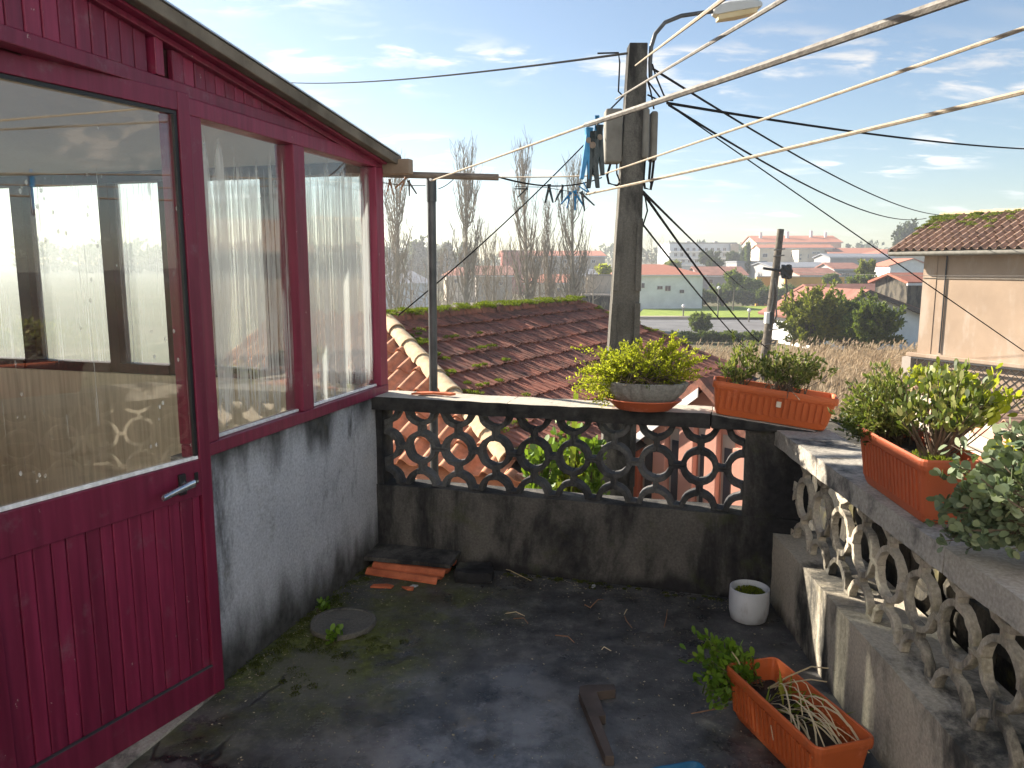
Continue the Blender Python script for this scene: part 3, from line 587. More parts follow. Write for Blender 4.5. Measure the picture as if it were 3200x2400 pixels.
bush(s1, (-.13, 0, .0), (-.12, .02, .15), (.12, .07, .12), 34, 22, .026, .011, 'leaf_mid', seed=4, spread=.02, tr=.0025, shape='round', start=.5, up=.6)
# trough on the side coping
a2 = R(-4.0); TB = Vector((1.325, 2.455, .884))
t2 = thing('trough_planter', 'brick red trough planter standing on the sunlit side coping', 'planter', TB, a2)
trough(t2, .20, .53, .205, 'terracotta_dull', 0, .045, 'soil')
for sd in (-1, 1):
    for k in range(16):
        y = (-.5+(k+.5)/16)*.44; w = .44/16*.6; b = MB(); x0, x1 = .20/2-.023, .20/2-.0095
        v = [(sd*(x0-.01), y-w/2, .036), (sd*(x0+.004), y-w/2, .036), (sd*(x0+.004), y+w/2, .036), (sd*(x0-.01), y+w/2, .036), (sd*(x1-.012), y-w/2, .163), (sd*(x1+.006), y-w/2, .163), (sd*(x1+.006), y+w/2, .163), (sd*(x1-.012), y+w/2, .163)]
        if sd < 0: v = [v[1], v[0], v[3], v[2], v[5], v[4], v[7], v[6]]
        part('rib', b.hexa(v), 'terracotta_dull', t2)
ms = MB(); moss_clump(ms, [(.0, -.16, .155, .07), (.02, -.06, .155, .06), (-.02, -.2, .155, .05)], .012, np.random.default_rng(5), 260, .5); part('moss', ms, 'moss_leaf', t2)['kind'] = 'stuff'
s2 = thing('shrub', 'dense dark green shrub at the far end of the side trough', 'plant', TB+Vector((.01, .17, .15)), 0)
bush(s2, (0, 0, .0), (-.05, .02, .15), (.17, .20, .13), 90, 34, .024, .010, 'leaf_mid', seed=8, spread=.035, tr=.003, start=.5, up=.5)
bush(s2, (0, 0, .0), (-.09, .03, .08), (.15, .16, .07), 40, 30, .02, .009, 'leaf_dark', seed=9, spread=.035, tr=.0, start=.4)
s3 = thing('shrub', 'open bush with pale oval leaves on bare forked stems in the side trough', 'plant', TB+Vector((.01, -.10, .15)), 0)
bush(s3, (0, 0, .0), (.05, .05, .21), (.16, .19, .11), 38, 22, .032, .017, 'leaf_mid', seed=12, spread=.012, tr=.005, start=.62, shape='round', up=.5)
bush(s3, (0, 0, .0), (.16, .12, .2), (.14, .16, .1), 26, 18, .038, .018, 'leaf_lime', seed=13, spread=.01, tr=.004, start=.65, shape='round', up=.5)
# pot just past the trough with a round-leaved plant spilling over the coping
TJ = Vector((1.385, 1.80, .884))
pj = thing('plant_pot', 'terracotta pot on the side coping under the round leaved plant', 'pot', TJ)
part('pot_body', MB().lathe([(.062, 0), (.066, .004), (.088, .125), (.098, .127), (.100, .158), (.090, .160), (.086, .13)], 28), 'terracotta_dull', pj, True)
part('soil', MB().lathe([(.0, .14), (.085, .135)], 20), 'soil', pj)
s4 = thing('round_leaved_plant', 'grey green round leaved succulent trailing over the side coping at the right edge', 'plant', TJ+Vector((0, 0, .13)))
bush(s4, (0, 0, 0), (-.10, .16, .06), (.17, .17, .19), 60, 22, .030, .025, 'leaf_jade', seed=15, spread=.03, tr=.0045, start=.45, shape='round', shell=.3, up=.3)
bush(s4, (-.05, .05, 0), (-.16, .17, -.03), (.10, .12, .10), 34, 22, .029, .025, 'leaf_jade', seed=16, spread=.03, tr=.004, start=.5, shape='round', shell=.3, up=.2)
bush(s4, (.02, .1, 0), (.02, .14, .2), (.1, .12, .1), 20, 20, .030, .024, 'leaf_jade', seed=17, spread=.03, tr=.003, start=.5, shape='round', shell=.3, up=.4)
# trough on the floor
TC = Vector((.962, 2.425, .003)); a3 = math.atan2(-.47, .132)
t3 = thing('trough_planter', 'orange trough planter with dry stalks on the floor beside the ledge', 'planter', TC, a3)
trough(t3, .53, .215, .198, 'terracotta_plastic', 18, .085)
st = thing('dry_stalks', 'bundle of dry straw coloured stalks lying in the floor trough', 'stalks', TC, a3)
rng = np.random.default_rng(31)
for i in range(22):
    x0 = rng.uniform(-.21, .02); y0 = rng.uniform(-.06, .06); ln_ = rng.uniform(.18, .36); x1 = min(.25, x0+ln_); y1 = -y0*.6+rng.uniform(-.11, .11); zt = rng.uniform(.11, .21)
    t = np.linspace(0, 1, 7); p = np.column_stack([x0+(x1-x0)*t, y0+(y1-y0)*t+rng.uniform(-.025, .025)*np.sin(t*3.1), .10+(zt-.10)*np.sin(t*2.4)+.03*np.sin(t*math.pi)])
    w = rng.uniform(.0015, .0042); q = np.column_stack([np.zeros(7), np.full(7, w), np.full(7, w*.3)]); b = MB(); V = np.concatenate([p-q, p+q]); b.add(V, [(j, j+1, j+8, j+7) for j in range(6)])
    part('stalk', b, 'straw', st, True)
for k, (pts) in enumerate([[(-.19, .03, .12), (-.12, .06, .20), (-.05, .10, .27), (.0, .13, .285)], [(-.19, .03, .12), (-.10, .06, .19), (-.03, .085, .235), (.02, .11, .25)], [(-.22, -.02, .10), (-.24, -.07, .22), (-.25, -.09, .25)], [(-.05, .03, .11), (0, .07, .20), (.03, .09, .2), (.04, .085, .17)]]):
    part('stalk', MB().tube(pts, [.0035, .003, .0025, .002][:len(pts)], 5), 'straw' if k < 3 else 'blade_green', st, True)
bl_ = MB(); P = np.column_stack([rng.uniform(-.2, .02, 26), rng.uniform(-.07, .07, 26), np.full(26, .10)]); D = np.column_stack([rng.normal(.4, .5, 26), rng.normal(0, .5, 26), rng.uniform(.1, .7, 26)])
bl_.quads(leaf_quads(P, D, .14, .016, rng)); part('green_blades', bl_, 'blade_green', st)
s5 = thing('trailing_plant', 'bright green lobed leaf plant spilling over the left end of the floor trough', 'plant', TC+Vector((-.07, .235, .13)))
bush(s5, (0, 0, 0), (-.10, .06, .06), (.13, .12, .085), 34, 12, .040, .022, 'leaf_weed', seed=21, spread=.03, tr=.0025, start=.4, shape='round', shell=.3, up=.3)
bush(s5, (-.03, 0, 0), (-.14, -.02, -.02), (.07, .09, .06), 16, 12, .036, .022, 'leaf_weed', seed=22, spread=.03, tr=.0025, start=.4, shape='round', shell=.3, up=.1)
# scalloped bowl in a saucer
TD = Vector((.655, 3.775, .950)); bowl = thing('bowl_planter', 'oval fluted concrete bowl planter standing on the end coping', 'planter', TD+Vector((0, 0, .022)), -TH)
rip = lambda a, z: 1-.07*(1-abs(math.sin(a*10)))**2.0*min(1, max(0, (z+.0)/.05))
part('bowl', MB().lathe([(.08, .0), (.095, .006), (.135, .035), (.165, .075), (.178, .105), (.180, .118), (.168, .120), (.16, .10), (.13, .07)], 104, 1.22, .72, rip=rip), 'bowl_concrete', bowl, True)
part('soil', MB().lathe([(.0, .108), (.15, .10), (.16, .09)], 32, 1.22, .72), 'soil', bowl)
sa = thing('plant_saucer', 'wide terracotta saucer under the fluted bowl', 'saucer', TD, -TH)
part('dish', MB().lathe([(.125, 0), (.13, .003), (.165, .034), (.185, .050), (.182, .055), (.175, .05), (.15, .024), (.12, .012), (.0, .012)], 40, 1.02, .72), 'terracotta_dull', sa, True)
s6 = thing('shrub', 'sunlit yellow green rounded shrub overflowing the fluted bowl', 'plant', TD+Vector((0, .02, .145)), -TH)
bush(s6, (0, 0, 0), (.02, .02, .085), (.35, .19, .13), 210, 40, .016, .0085, 'leaf_lime', seed=25, spread=.07, tr=.0022, start=.5, shell=.55, up=.5)
bush(s6, (-.03, 0, 0), (-.20, -.05, -.01), (.17, .11, .13), 110, 40, .016, .0085, 'leaf_lime', seed=26, spread=.05, tr=.002, start=.5, shell=.5, up=.3)
bush(s6, (0, 0, 0), (.02, 0, .08), (.26, .15, .12), 60, 22, .013, .005, 'leaf_dry', seed=27, spread=.06, tr=.0018, start=.3, shell=.2)
bush(s6, (0, 0, 0), (-.02, -.03, .03), (.20, .06, .04), 30, 30, .015, .008, 'leaf_dark', seed=28, spread=.08, tr=0, start=.3, shell=.2)
# white pot of moss
wp = thing('flower_pot', 'small white ceramic pot filled with moss against the end of the ledge', 'pot', Vector((1.122, 3.44, .002)))
part('pot_body', MB().lathe([(.075, 0), (.082, .004), (.090, .04), (.0925, .09), (.091, .151), (.0905, .155), (.086, .156), (.083, .151), (.082, .12)], 40), 'white_pot', wp, True)
part('soil', MB().lathe([(.0, .127), (.081, .12)], 24), 'soil', wp); ms = MB(); moss_clump(ms, [(0, 0, .112, .078), (.02, .02, .114, .05), (-.03, -.02, .114, .04)], .010, np.random.default_rng(6), 420, .5); part('moss', ms, 'moss_leaf', wp)['kind'] = 'stuff'
# ------------------------------------------------------------------ things lying on the floor
dc = thing('drain_cover', 'round cracked concrete drain cover in the moss by the house wall', 'drain cover', Vector((-.787, 3.366, .001)))
g_ = MB().lathe([(.150, 0), (.152, .018), (.148, .024), (.128, .0245), (.125, .021), (.0, .0215)], 40, rip=lambda a, z: 1+.012*math.sin(a*3+1)+.008*math.sin(a*7)); part('lid', g_, 'pole_concrete', dc, True)
part('lifting_bar', MB().rough((-.03, -.005, .022), (.03, .005, .03), .02, .002, 2), 'lattice_dark', dc)
tl = T(.02, -.24, 0)
def clay_tile(Lt=.42, W=.24):
    b = MB(); prof = [(0, 0), (.02, .018), (.04, .018), (.06, .004), (.10, .004), (.115, .014), (.13, .014), (.145, .004), (.19, .004), (.205, .022), (.235, .024), (.24, .01)]
    n = len(prof); V = []; 
    for dz in (0, -.011):
        for x in (0, Lt): V += [(x, y*W/.24, z+dz+.012) for y, z in prof]
    F = []
    for i in range(n-1): F += [(i, n+i, n+i+1, i+1), (2*n+i, 2*n+i+1, 3*n+i+1, 3*n+i), (i, i+1, 2*n+i+1, 2*n+i), (n+i, 3*n+i, 3*n+i+1, n+i+1)]
    F += [(0, 2*n, 3*n, n), (n-1, 2*n-1, 4*n-1, 3*n-1)]; return b.add(V, F)
ct = clay_tile().mesh('clay_tile', 'shard_tile')
for k, (dx_, dy_, dz_, rz, lab) in enumerate(((0, 0, .002, -.33, 'orange clay roof tile lying on the floor, lower of the two in the corner'), (.03, .03, .024, -.28, 'orange clay roof tile on top of another one in the floor corner'))):
    o = inst('roof_tile', ct, None, tl+Vector((dx_+.02, dy_-.02, dz_)), (0, 0, rz)); tag(o, lab, 'roof tile', 'loose clay tiles in the corner')
sl = MB().rough((-.03, -.02, 0), (.47, .27, .022), .05, .004, 71); o = part('stone_slab', sl, 'mould_concrete', None, True, loc=tl+Vector((.035, .06, .058)), rot=(.05, -.01, -.26)); tag(o, 'dark mossy slab lying on the clay tiles in the far left corner', 'slab')
o = part('rubble_heap', MB().rough((-.1, -.09, 0), (.1, .09, .055), .03, .022, 77, .5), 'mould_concrete', None, True, loc=T(.62, -.12, .0)); tag(o, 'dark lump of rubble beside the slab at the end wall', 'rubble')
def shard(u, v, z, pts, th, mat, name, label, cat, rz=0, group=None, tilt=0):
    p = on_z(u, v, z); b = MB().prism([(x, y, .0) for x, y in pts], (0, 0, th)); o = part(name, b, mat, None, loc=p+Vector((0, 0, .002)), rot=(tilt, 0, rz), bevel=.0012); return tag(o, label, cat, group)
shard(1195, 1835, 0, [(-.06, -.015), (.05, -.025), (.06, .0), (.02, .02), (-.05, .015)], .010, 'shard_tile', 'tile_fragment', 'flat red tile fragment on the floor left of the pale chip', 'fragment')
shard(1275, 1842, 0, [(-.035, .015), (.0, -.02), (.03, -.02), (.03, .01)], .010, 'shard_tile', 'tile_fragment', 'small orange tile fragment next to a pale chip in front of the clay tiles', 'fragment')
shard(1292, 1834, 0, [(-.02, -.01), (.015, -.012), (.025, .006), (-.005, .014)], .006, 'petal', 'pale_chip', 'pale chip beside the orange tile fragment', 'chip')
shard(1525, 1820, 0, [(-.022, 0), (-.008, -.012), (.018, -.010), (.022, .004), (.0, .012)], .003, 'petal', 'pale_chip', 'white flat chip on the floor near the weeds below the lattice', 'chip')
shard(1853, 1833, 0, [(-.010, -.022), (.008, -.024), (.014, .006), (.010, .02), (-.004, .014)], .003, 'petal', 'pale_chip', 'white curved chip by the green sprout at the foot of the end wall', 'chip')
shard(1335, 1232, .949, [(-.09, -.015), (.03, -.03), (.07, -.012), (.02, .02), (-.05, .02)], .011, 'shard_tile', 'tile_fragment', 'orange tile shard lying on the end coping beside the clothesline post', 'fragment', .2)
shard(1385, 1234, .951, [(-.06, -.01), (.05, -.022), (.075, .0), (.0, .018)], .013, 'shard_tile', 'tile_fragment', 'second orange tile shard on the end coping, nearer the bowl', 'fragment', -.3, tilt=.12)
lw = MB().prism([(-.012, .012, 0), (-.018, -.03, 0), (.036, -.42, 0), (.066, -.42, 0), (.040, -.19, 0), (.066, -.185, 0), (.050, -.03, 0), (.125, -.012, 0), (.125, .026, 0), (.02, .024, 0)], (0, 0, .036))
o = part('wood_bracket', lw, 'dark_wood', None, loc=Vector((.275, 2.765, .003)), bevel=.0015); tag(o, 'dark L shaped piece of wood lying in the middle of the floor', 'wood piece')
bt = thing('dustpan', 'blue plastic scoop at the bottom edge on the floor', 'dustpan', Vector((.56, 2.22, .003)), .25)
part('tray', loft([rr(.17, .2, .03, 0), rr(.185, .215, .03, .022), rr(.175, .205, .028, .022), rr(.155, .185, .026, .006)], True, True), 'blue_plastic', bt); part('grip', MB().tube([(0, -.1, .02), (0, -.2, .03)], .012, 8), 'blue_plastic', bt, True)
# weeds and litter
for k, (u, v, n, h, lab) in enumerate(((1000, 1910, 7, .05, 'leafy weed between the drain cover and the house wall'), (1040, 2010, 9, .06, 'bright green weed growing in front of the drain cover'), (1870, 1800, 6, .06, 'small green sprout at the foot of the end wall'), (1600, 1775, 9, .09, 'straggly weed below the lattice near the rubble lump'), (1930, 1815, 4, .04, 'tiny weed at the foot of the end wall, right of the sprout'))):
    w_ = thing('weed', lab, 'weed', on_z(u, v, 0)); bush(w_, (0, 0, 0), (0, 0, h*.5), (h*.9, h*.7, h*.5), n, 5, .032 if k < 2 else .018, .02 if k < 2 else .007, 'leaf_weed' if k < 3 else 'leaf_olive', seed=90+k, spread=.012, tr=.0012, start=.5, shape='round' if k < 2 else 'leaf', shell=.2)
fm = MB(); rng = np.random.default_rng(43)
pts = [(*T(abs(rng.normal(0, .05))+.005, rng.uniform(-1.35, -.05), 0), rng.uniform(.012, .035)) for _ in range(60)] + [(*T(rng.uniform(.4, 2.0), -abs(rng.normal(0, .03))-.005, 0), rng.uniform(.008, .022)) for _ in range(46)] + [(-.8+rng.normal(0, .16), 3.05+rng.normal(0, .14), 0, rng.uniform(.015, .04)) for _ in range(30)]
moss_clump(fm, [(x, y, -.004, r) for x, y, z, r in pts], .008, rng, 70, .5); tag(part('floor_moss', fm, 'moss_floor', None), 'dark green moss cushions along the foot of the walls and near the drain', 'moss', None, 'stuff')
lit = MB(); rng = np.random.default_rng(44); n = 900
P = np.column_stack([rng.uniform(-1.2, 1.25, n), rng.uniform(2.1, 4.1, n), np.full(n, .004)]); keep = [i for i in range(n) if loc_t(P[i])[0] > .02 and loc_t(P[i])[1] < -.03]
ed = np.array([tuple(T(rng.uniform(.05, 2.05), -.03-abs(rng.normal(0, .07)), .004)) for _ in range(260)]+[tuple(T(.03+abs(rng.normal(0, .06)), rng.uniform(-1.4, -.05), .004)) for _ in range(160)]); P = np.concatenate([P[keep], ed]); n = len(P); a = rng.uniform(0, 6.28, n); D = np.column_stack([np.cos(a), np.sin(a), rng.uniform(-.05, .1, n)]); lit.quads(leaf_quads(P, D, .011, .005, rng))
tag(part('leaf_litter', lit, 'litter', None), 'scattered tiny leaf and plaster crumbs over the dark floor', 'litter', None, 'stuff')
TWL = ['pale bent twig in the middle of the floor below the lattice', 'short thick twig just in front of the pale bent one', 'forked twig in front of the white curved chip', 'tiny upright twig left of the white pot', 'thin twig below the tiny upright one', 'small twig touching the forked twig', 'level twig between the wood piece and the end wall', 'brown twig beside the green plant of the floor trough', 'long root running along the foot of the end wall by the slab', 'root end lying on the floor beside the straggly weed', 'straw twig pointing at the white pot', 'slanting twig in the middle of the bare floor']
tw = [(1580, 1917, 1640, 1925), (1605, 1933, 1650, 1948), (1845, 1898, 1885, 1873), (1960, 1905, 1950, 1920), (1952, 1925, 1975, 1962), (1828, 1892, 1846, 1900), (1880, 2030, 1910, 2034), (2160, 2230, 2270, 2212), (1370, 1705, 1545, 1770), (1545, 1770, 1660, 1815), (2075, 1960, 2085, 1905), (1735, 1985, 1795, 2008)]
for k, (a, b, c, d_) in enumerate(tw):
    p, q = on_z(a, b, .006), on_z(c, d_, .006); m = (p+q)/2+Vector((random.uniform(-.02, .02), random.uniform(-.02, .02), .012)); o = part('dry_twig', MB().tube([p, m, q], [.0022, .0026, .0018], 5), 'peg_wood' if k % 3 else 'straw', None, True)
    tag(o, TWL[k], 'twig', 'dry twigs on the floor')
# ------------------------------------------------------------------ clothesline post, lines and pegs
cp = thing('clothesline_post', 'grey metal clothesline post with a rusty crossbar beyond the end coping', 'post', at(1352, 1225, 4.62)-Vector((0, 0, 1.2)))
ob = Vector(cp.location); top = at(1348, 575, 4.6)
part('pole', MB().tube([(0, 0, 0), top-ob], .0255, 14), 'grey_metal', cp, True)
part('collar', MB().tube([top-ob+Vector((0, 0, -.10)), top-ob+Vector((0, 0, .03))], .030, 14), 'grey_metal', cp, True)
part('crossbar', MB().tube([at(1150, 543, 4.55)-ob, at(1558, 554, 4.62)-ob], .019, 12), 'rusty_pipe', cp, True)
part('bolt', MB().tube([top-ob+Vector((0, -.03, .02)), top-ob+Vector((0, -.05, .02))], .008, 8), 'zinc', cp)
def cable(name, pts, r, mat, label, cat, sag=0, n=14, group=None, wob=0):
    P = [Vector(p) for p in pts]; out = []
    for a, b in zip(P, P[1:]):
        for i in range(n): t = i/n; q = a.lerp(b, t); q.z -= sag*4*t*(1-t); out.append(q)
    out.append(P[-1])
    if wob: out = [q+Vector((random.uniform(-wob, wob), random.uniform(-wob, wob), random.uniform(-wob, wob))) for q in out]
    o = part(name, MB().tube(out, r, 6), mat, None, True); return tag(o, label, cat, group)
def beyond(far, near, k=1.5): far, near = Vector(far), Vector(near); return far+(near-far)*k
ropes = []
ra = (at(1345, 566, 4.58), on_z(2920, 0, 2.05)); mid = ra[0].lerp(ra[1], .63)
cable('clothesline', [ra[0], mid], .0042, 'rope_cream', 'thin cream end of the clothesline tied to the grey post', 'clothesline', .0)
cable('clothesline', [mid, beyond(ra[0], ra[1], 1.5)], .0078, 'rope_grey', 'thickest sleeved clothesline crossing in front of the utility pole', 'clothesline', .01)
cable('clothesline', [at(1558, 553, 4.6), at(1875, 548, 4.0), beyond(at(1875, 548, 4.0), on_z(3200, 82, 2.05), 1.5)], .0040, 'rope_cream', 'thin tan clothesline running from the crossbar end past the pole', 'clothesline', .004)
rc = (at(1832, 607, 4.2), on_z(3200, 272, 2.05)); cable('clothesline', [rc[0], beyond(*rc, 1.5)], .0062, 'rope_cream', 'lowest cream clothesline ending at the blue pegs', 'clothesline', .012)
cable('clothesline', [at(1985, 205, 6.5), beyond(at(1985, 205, 6.5), on_z(2257, 0, 2.25), 1.4)], .0055, 'rope_cream', 'uppermost cream line rising past the street lamp', 'clothesline')
cable('clothesline', [at(1925, 310, 6.5), beyond(at(1925, 310, 6.5), on_z(2445, 0, 2.25), 1.4)], .0062, 'rope_grey', 'grey line tied to the pole just below the street lamp line', 'clothesline')
cable('tie_wire', [at(1832, 607, 4.2), at(1700, 585, 4.3), at(1610, 583, 4.4)], .0018, 'black_cable', 'thin black wire holding the row of pegs', 'wire', .0)
cable('tie_wire', [at(1370, 590, 4.6), at(1425, 552, 4.6)], .0025, 'black_cable', 'short black wire from post collar up to the crossbar', 'wire', .01)
cable('tie_wire', [at(1150, 562, 4.5), at(1330, 580, 4.55)], .0028, 'rope_grey', 'thin wire under the crossbar carrying two wooden pegs', 'wire', .01)
def peg(p, ln, mat, rz, spread, label, tilt=0):
    r = thing('clothes_peg', label, 'peg', p, rz, 'pegs on the lines'); r.rotation_euler = (0, tilt, rz)
    for sg in (-1, 1):
        b = MB(); w = ln*.07; t_ = ln*.065
        top_ = (sg*-.10*ln*spread*.5, 0, ln*.25); bot = (sg*.30*ln*spread, 0, -ln*.75)
        b.hexa([(bot[0]-t_*.6, -w*.7, bot[2]), (bot[0]+t_*.6, -w*.7, bot[2]), (bot[0]+t_*.6, w*.7, bot[2]), (bot[0]-t_*.6, w*.7, bot[2]), (top_[0]-t_, -w, top_[2]), (top_[0]+t_, -w, top_[2]), (top_[0]+t_, w, top_[2]), (top_[0]-t_, w, top_[2])])
        part('prong', b, mat, r, bevel=ln*.012)
    part('spring', MB().tube([(0, -ln*.07, 0), (0, ln*.07, 0)], ln*.06, 8), 'rusty_pipe', r, True)
pegs = [(1218, 572, 4.5, .085, 'peg_wood', .8, 'brown peg nearest the porch corner on the crossbar wire', 0), (1262, 565, 4.5, .09, 'peg_wood', .7, 'splayed brown peg just left of the grey post', .6), (1280, 575, 4.5, .085, 'dark_wood', .9, 'dark peg touching the left side of the grey post', -.3),
        (1640, 592, 4.35, .07, 'peg_dark', 1.2, 'black peg lying sideways at the left end of the peg row', 1.2), (1716, 590, 4.3, .10, 'peg_dark', .8, 'upright black peg second along the peg row', 0), (1755, 592, 4.28, .10, 'peg_dark', .7, 'black peg just left of the blue pegs', .25),
        (1778, 612, 4.25, .085, 'peg_blue', .8, 'dark blue peg leaning left below the rope end', .5), (1800, 610, 4.22, .10, 'peg_blue', .9, 'bright blue peg at the end of the lowest clothesline', -.3), (1822, 612, 4.2, .10, 'peg_dark', 1., 'black peg hanging under the bright blue peg', -.5), (1838, 600, 4.2, .075, 'peg_blue', .7, 'blue peg pointing up right at the rope end', 2.4)]
for i, (u, v, Y, ln, mt, sp, lab, tl_) in enumerate(pegs): peg(at(u, v, Y), ln, mt, random.uniform(-.5, .5), sp, lab, tl_)
for i, (u, lab, mt, ln, v) in enumerate(((1838, 'long pale blue clip hanging left on the thick clothesline', 'peg_blue', .155, 440), (1853, 'long black clip hanging in the middle on the thick clothesline', 'peg_dark', .17, 455), (1872, 'long dark blue clip hanging right on the thick clothesline', 'peg_dark', .15, 430), (1866, 'bright blue clip standing up from the thick clothesline', 'peg_blue', .09, 385))):
    peg(at(u, v, 2.45), ln, mt, random.uniform(-.3, .3), .28, lab, random.uniform(-.06, .06))
# ------------------------------------------------------------------ utility pole beyond the terrace
PY = 6.6; ptop = at(1992, 140, PY); pbot = at(1925, 1500, PY); dirp = (pbot-ptop).normalized(); pfoot = ptop+dirp*((ptop.z+4.2)/-dirp.z)
up = thing('utility_pole', 'weathered concrete utility pole with cable boxes and curved lamp arm beyond the end wall', 'utility pole', pfoot)
def tap(z0, z1, hx0, hx1, y0, y1, ox=0.):
    def c(z): k = (z-pfoot.z)/(ptop.z-pfoot.z); q = pfoot.lerp(ptop, k); return q-pfoot
    a, b = c(z0), c(z1); f = lambda q, hx, yy, s: (q.x+ox+s*hx, q.y+yy, q.z)
    return MB().hexa([f(a, hx0, y0, -1), f(a, hx0, y0, 1), f(a, hx0, y1, 1), f(a, hx0, y1, -1), f(b, hx1, y0, -1), f(b, hx1, y0, 1), f(b, hx1, y1, 1), f(b, hx1, y1, -1)])
wz = lambda z: .128-(z-.955)*.0195
part('shaft', tap(-4.2, ptop.z, wz(-4.2), .074, -.07, .09), 'pole_concrete', up, bevel=.008)
for zz0, zz1 in ((-4.1, -.35), (-.25, 1.35), (1.45, 2.05)):      # raised edges either side of the sunk panels
    for sg in (-1, 1):
        def cc(z): k = (z-pfoot.z)/(ptop.z-pfoot.z); return pfoot.lerp(ptop, k)-pfoot
        a, b = cc(zz0), cc(zz1); w0, w1 = wz(zz0), wz(zz1); q = .05
        xs = sorted((sg*w0, sg*(w0-q))); xt = sorted((sg*w1, sg*(w1-q)))
        part('edge_rib', MB().hexa([(a.x+xs[0], a.y-.095, a.z), (a.x+xs[1], a.y-.095, a.z), (a.x+xs[1], a.y-.0705, a.z), (a.x+xs[0], a.y-.0705, a.z), (b.x+xt[0], b.y-.095, b.z), (b.x+xt[1], b.y-.095, b.z), (b.x+xt[1], b.y-.0705, b.z), (b.x+xt[0], b.y-.0705, b.z)]), 'pole_concrete', up, bevel=.004)
def rel(u, v, Y=PY): return at(u, v, Y)-pfoot
def pbox(u0, v0, u1, v1, y0, y1, name, mat):
    a, b = rel(u0, v1), rel(u1, v0); part(name, MB().box((a.x, a.y+y0, a.z), (b.x, a.y+y1, b.z)), mat, up, bevel=.02, seg=3)
pbox(1886, 345, 1942, 512, -.10, .06, 'junction_box', 'lime_box'); pbox(2001, 345, 2024, 500, -.12, .02, 'junction_box', 'lime_box'); pbox(2028, 350, 2054, 505, -.06, .08, 'junction_box', 'lime_box')
for k, pts in enumerate(([(1905, 515), (1895, 550), (1900, 575), (1925, 582), (1940, 570)], [(1925, 515), (1925, 545), (1935, 570)], [(2012, 500), (2008, 560), (2012, 590), (2030, 595), (2040, 505)], [(2030, 500), (2025, 560), (2035, 588), (2038, 560)], [(2010, 600), (2020, 660), (2005, 710), (1998, 700)], [(2005, 190), (2015, 240), (2030, 290), (2040, 345)], [(2000, 200), (2010, 260), (2012, 345)], [(2015, 250), (2045, 290), (2060, 310), (2085, 325)], [(2035, 205), (2045, 240), (2070, 300), (2085, 320)], [(1865, 172), (1930, 170), (1934, 200), (1930, 290), (1945, 305)], [(1945, 305), (1920, 330), (1905, 345)], [(2020, 300), (2050, 315), (2100, 318)])):
    part('cable_loop', MB().tube([rel(u, v)+Vector((0, -.05, 0)) for u, v in pts], .011 if k in (0, 2, 3) else .007, 6), 'black_cable', up, True)
arm = MB(); ap = [rel(2032, 250), rel(2030, 200), rel(2033, 150), rel(2045, 110), rel(2075, 75), rel(2125, 55), rel(2190, 46), rel(2225, 42)]; arm.tube([p+Vector((0, -.02-.005*i, 0)) for i, p in enumerate(ap)], .017, 10); part('lamp_arm', arm, 'grey_metal', up, True)
h0 = rel(2222, 44)+Vector((0, -.05, 0)); h1 = rel(2368, 34)+Vector((0, -.08, 0)); hx = (h1-h0)
hd = MB(); rings = []
for t_, hw, z0, z1 in ((0, .035, -.02, .025), (.08, .055, -.035, .05), (.3, .075, -.03, .065), (.7, .078, -.02, .06), (.93, .065, -.008, .05), (1, .04, .0, .035)):
    c = h0+hx*t_; rings.append([(c.x, c.y-hw, c.z+z0), (c.x, c.y-hw*.95, c.z+z1*.7), (c.x, c.y-hw*.5, c.z+z1), (c.x, c.y+hw*.5, c.z+z1), (c.x, c.y+hw*.95, c.z+z1*.7), (c.x, c.y+hw, c.z+z0)])
part('lamp_head', loft(rings), 'lamp_shell', up, True, bevel=.004)
lg = MB(); rings = []
for t_, hw, z0 in ((.1, .05, -.075), (.5, .07, -.065), (.9, .058, -.045)):
    c = h0+hx*t_; rings.append([(c.x, c.y-hw, c.z-.028+.02*t_), (c.x, c.y-hw*.8, c.z+z0), (c.x, c.y+hw*.8, c.z+z0), (c.x, c.y+hw, c.z-.028+.02*t_)])
part('lamp_cover', loft(rings), 'lamp_glass', up, bevel=.004)
# service cables
W = [((2040, 215, PY), (2940, 672, 24), .010, .25, 'black cable from the lamp bracket down to the tiled roof on the right'), ((2090, 328, PY), (2895, 682, 24), .010, .35, 'lower of two black cables running to the tiled roof on the right'),
     ((2085, 322, PY), (3420, 468, 16), .012, .12, 'black cable leaving the pole to the right almost level'), ((2105, 338, PY), (3420, 1250, 9), .0055, .0, 'thin black wire falling across the beige house wall'),
     ((1965, 166, PY), (880, 257, 18), .010, .1, 'black cable arriving at the pole top from behind the porch roof'), ((1990, 575, PY), (2400, 1090, 21), .013, .15, 'thick black cable dropping from the pole towards the dry field'),
     ((2000, 690, PY), (2390, 1140, 20), .009, .1, 'black cable starting lowest on the concrete pole'), ((1995, 585, PY), (2330, 905, 40), .012, .05, 'thin black cable running from the pole down to the hedge'),
     ((1558, 553, 4.62), (1880, 555, PY), .0055, .06, 'black wire from crossbar end to the junction box'), ((1245, 985, 6.0), (1880, 395, PY), .0055, .05, 'thin slanting wire from beside the porch up to the junction box'),
     ((2450, 850, 26), (3380, 862, 19), .008, .05, 'pale thin wire level across the beige house wall')]
for a, b, r, sg, lab in W: cable('overhead_cable', [at(*a), at(*b)], r, 'black_cable' if 'pale' not in lab else 'rope_grey', lab, 'cable', sg, 18)
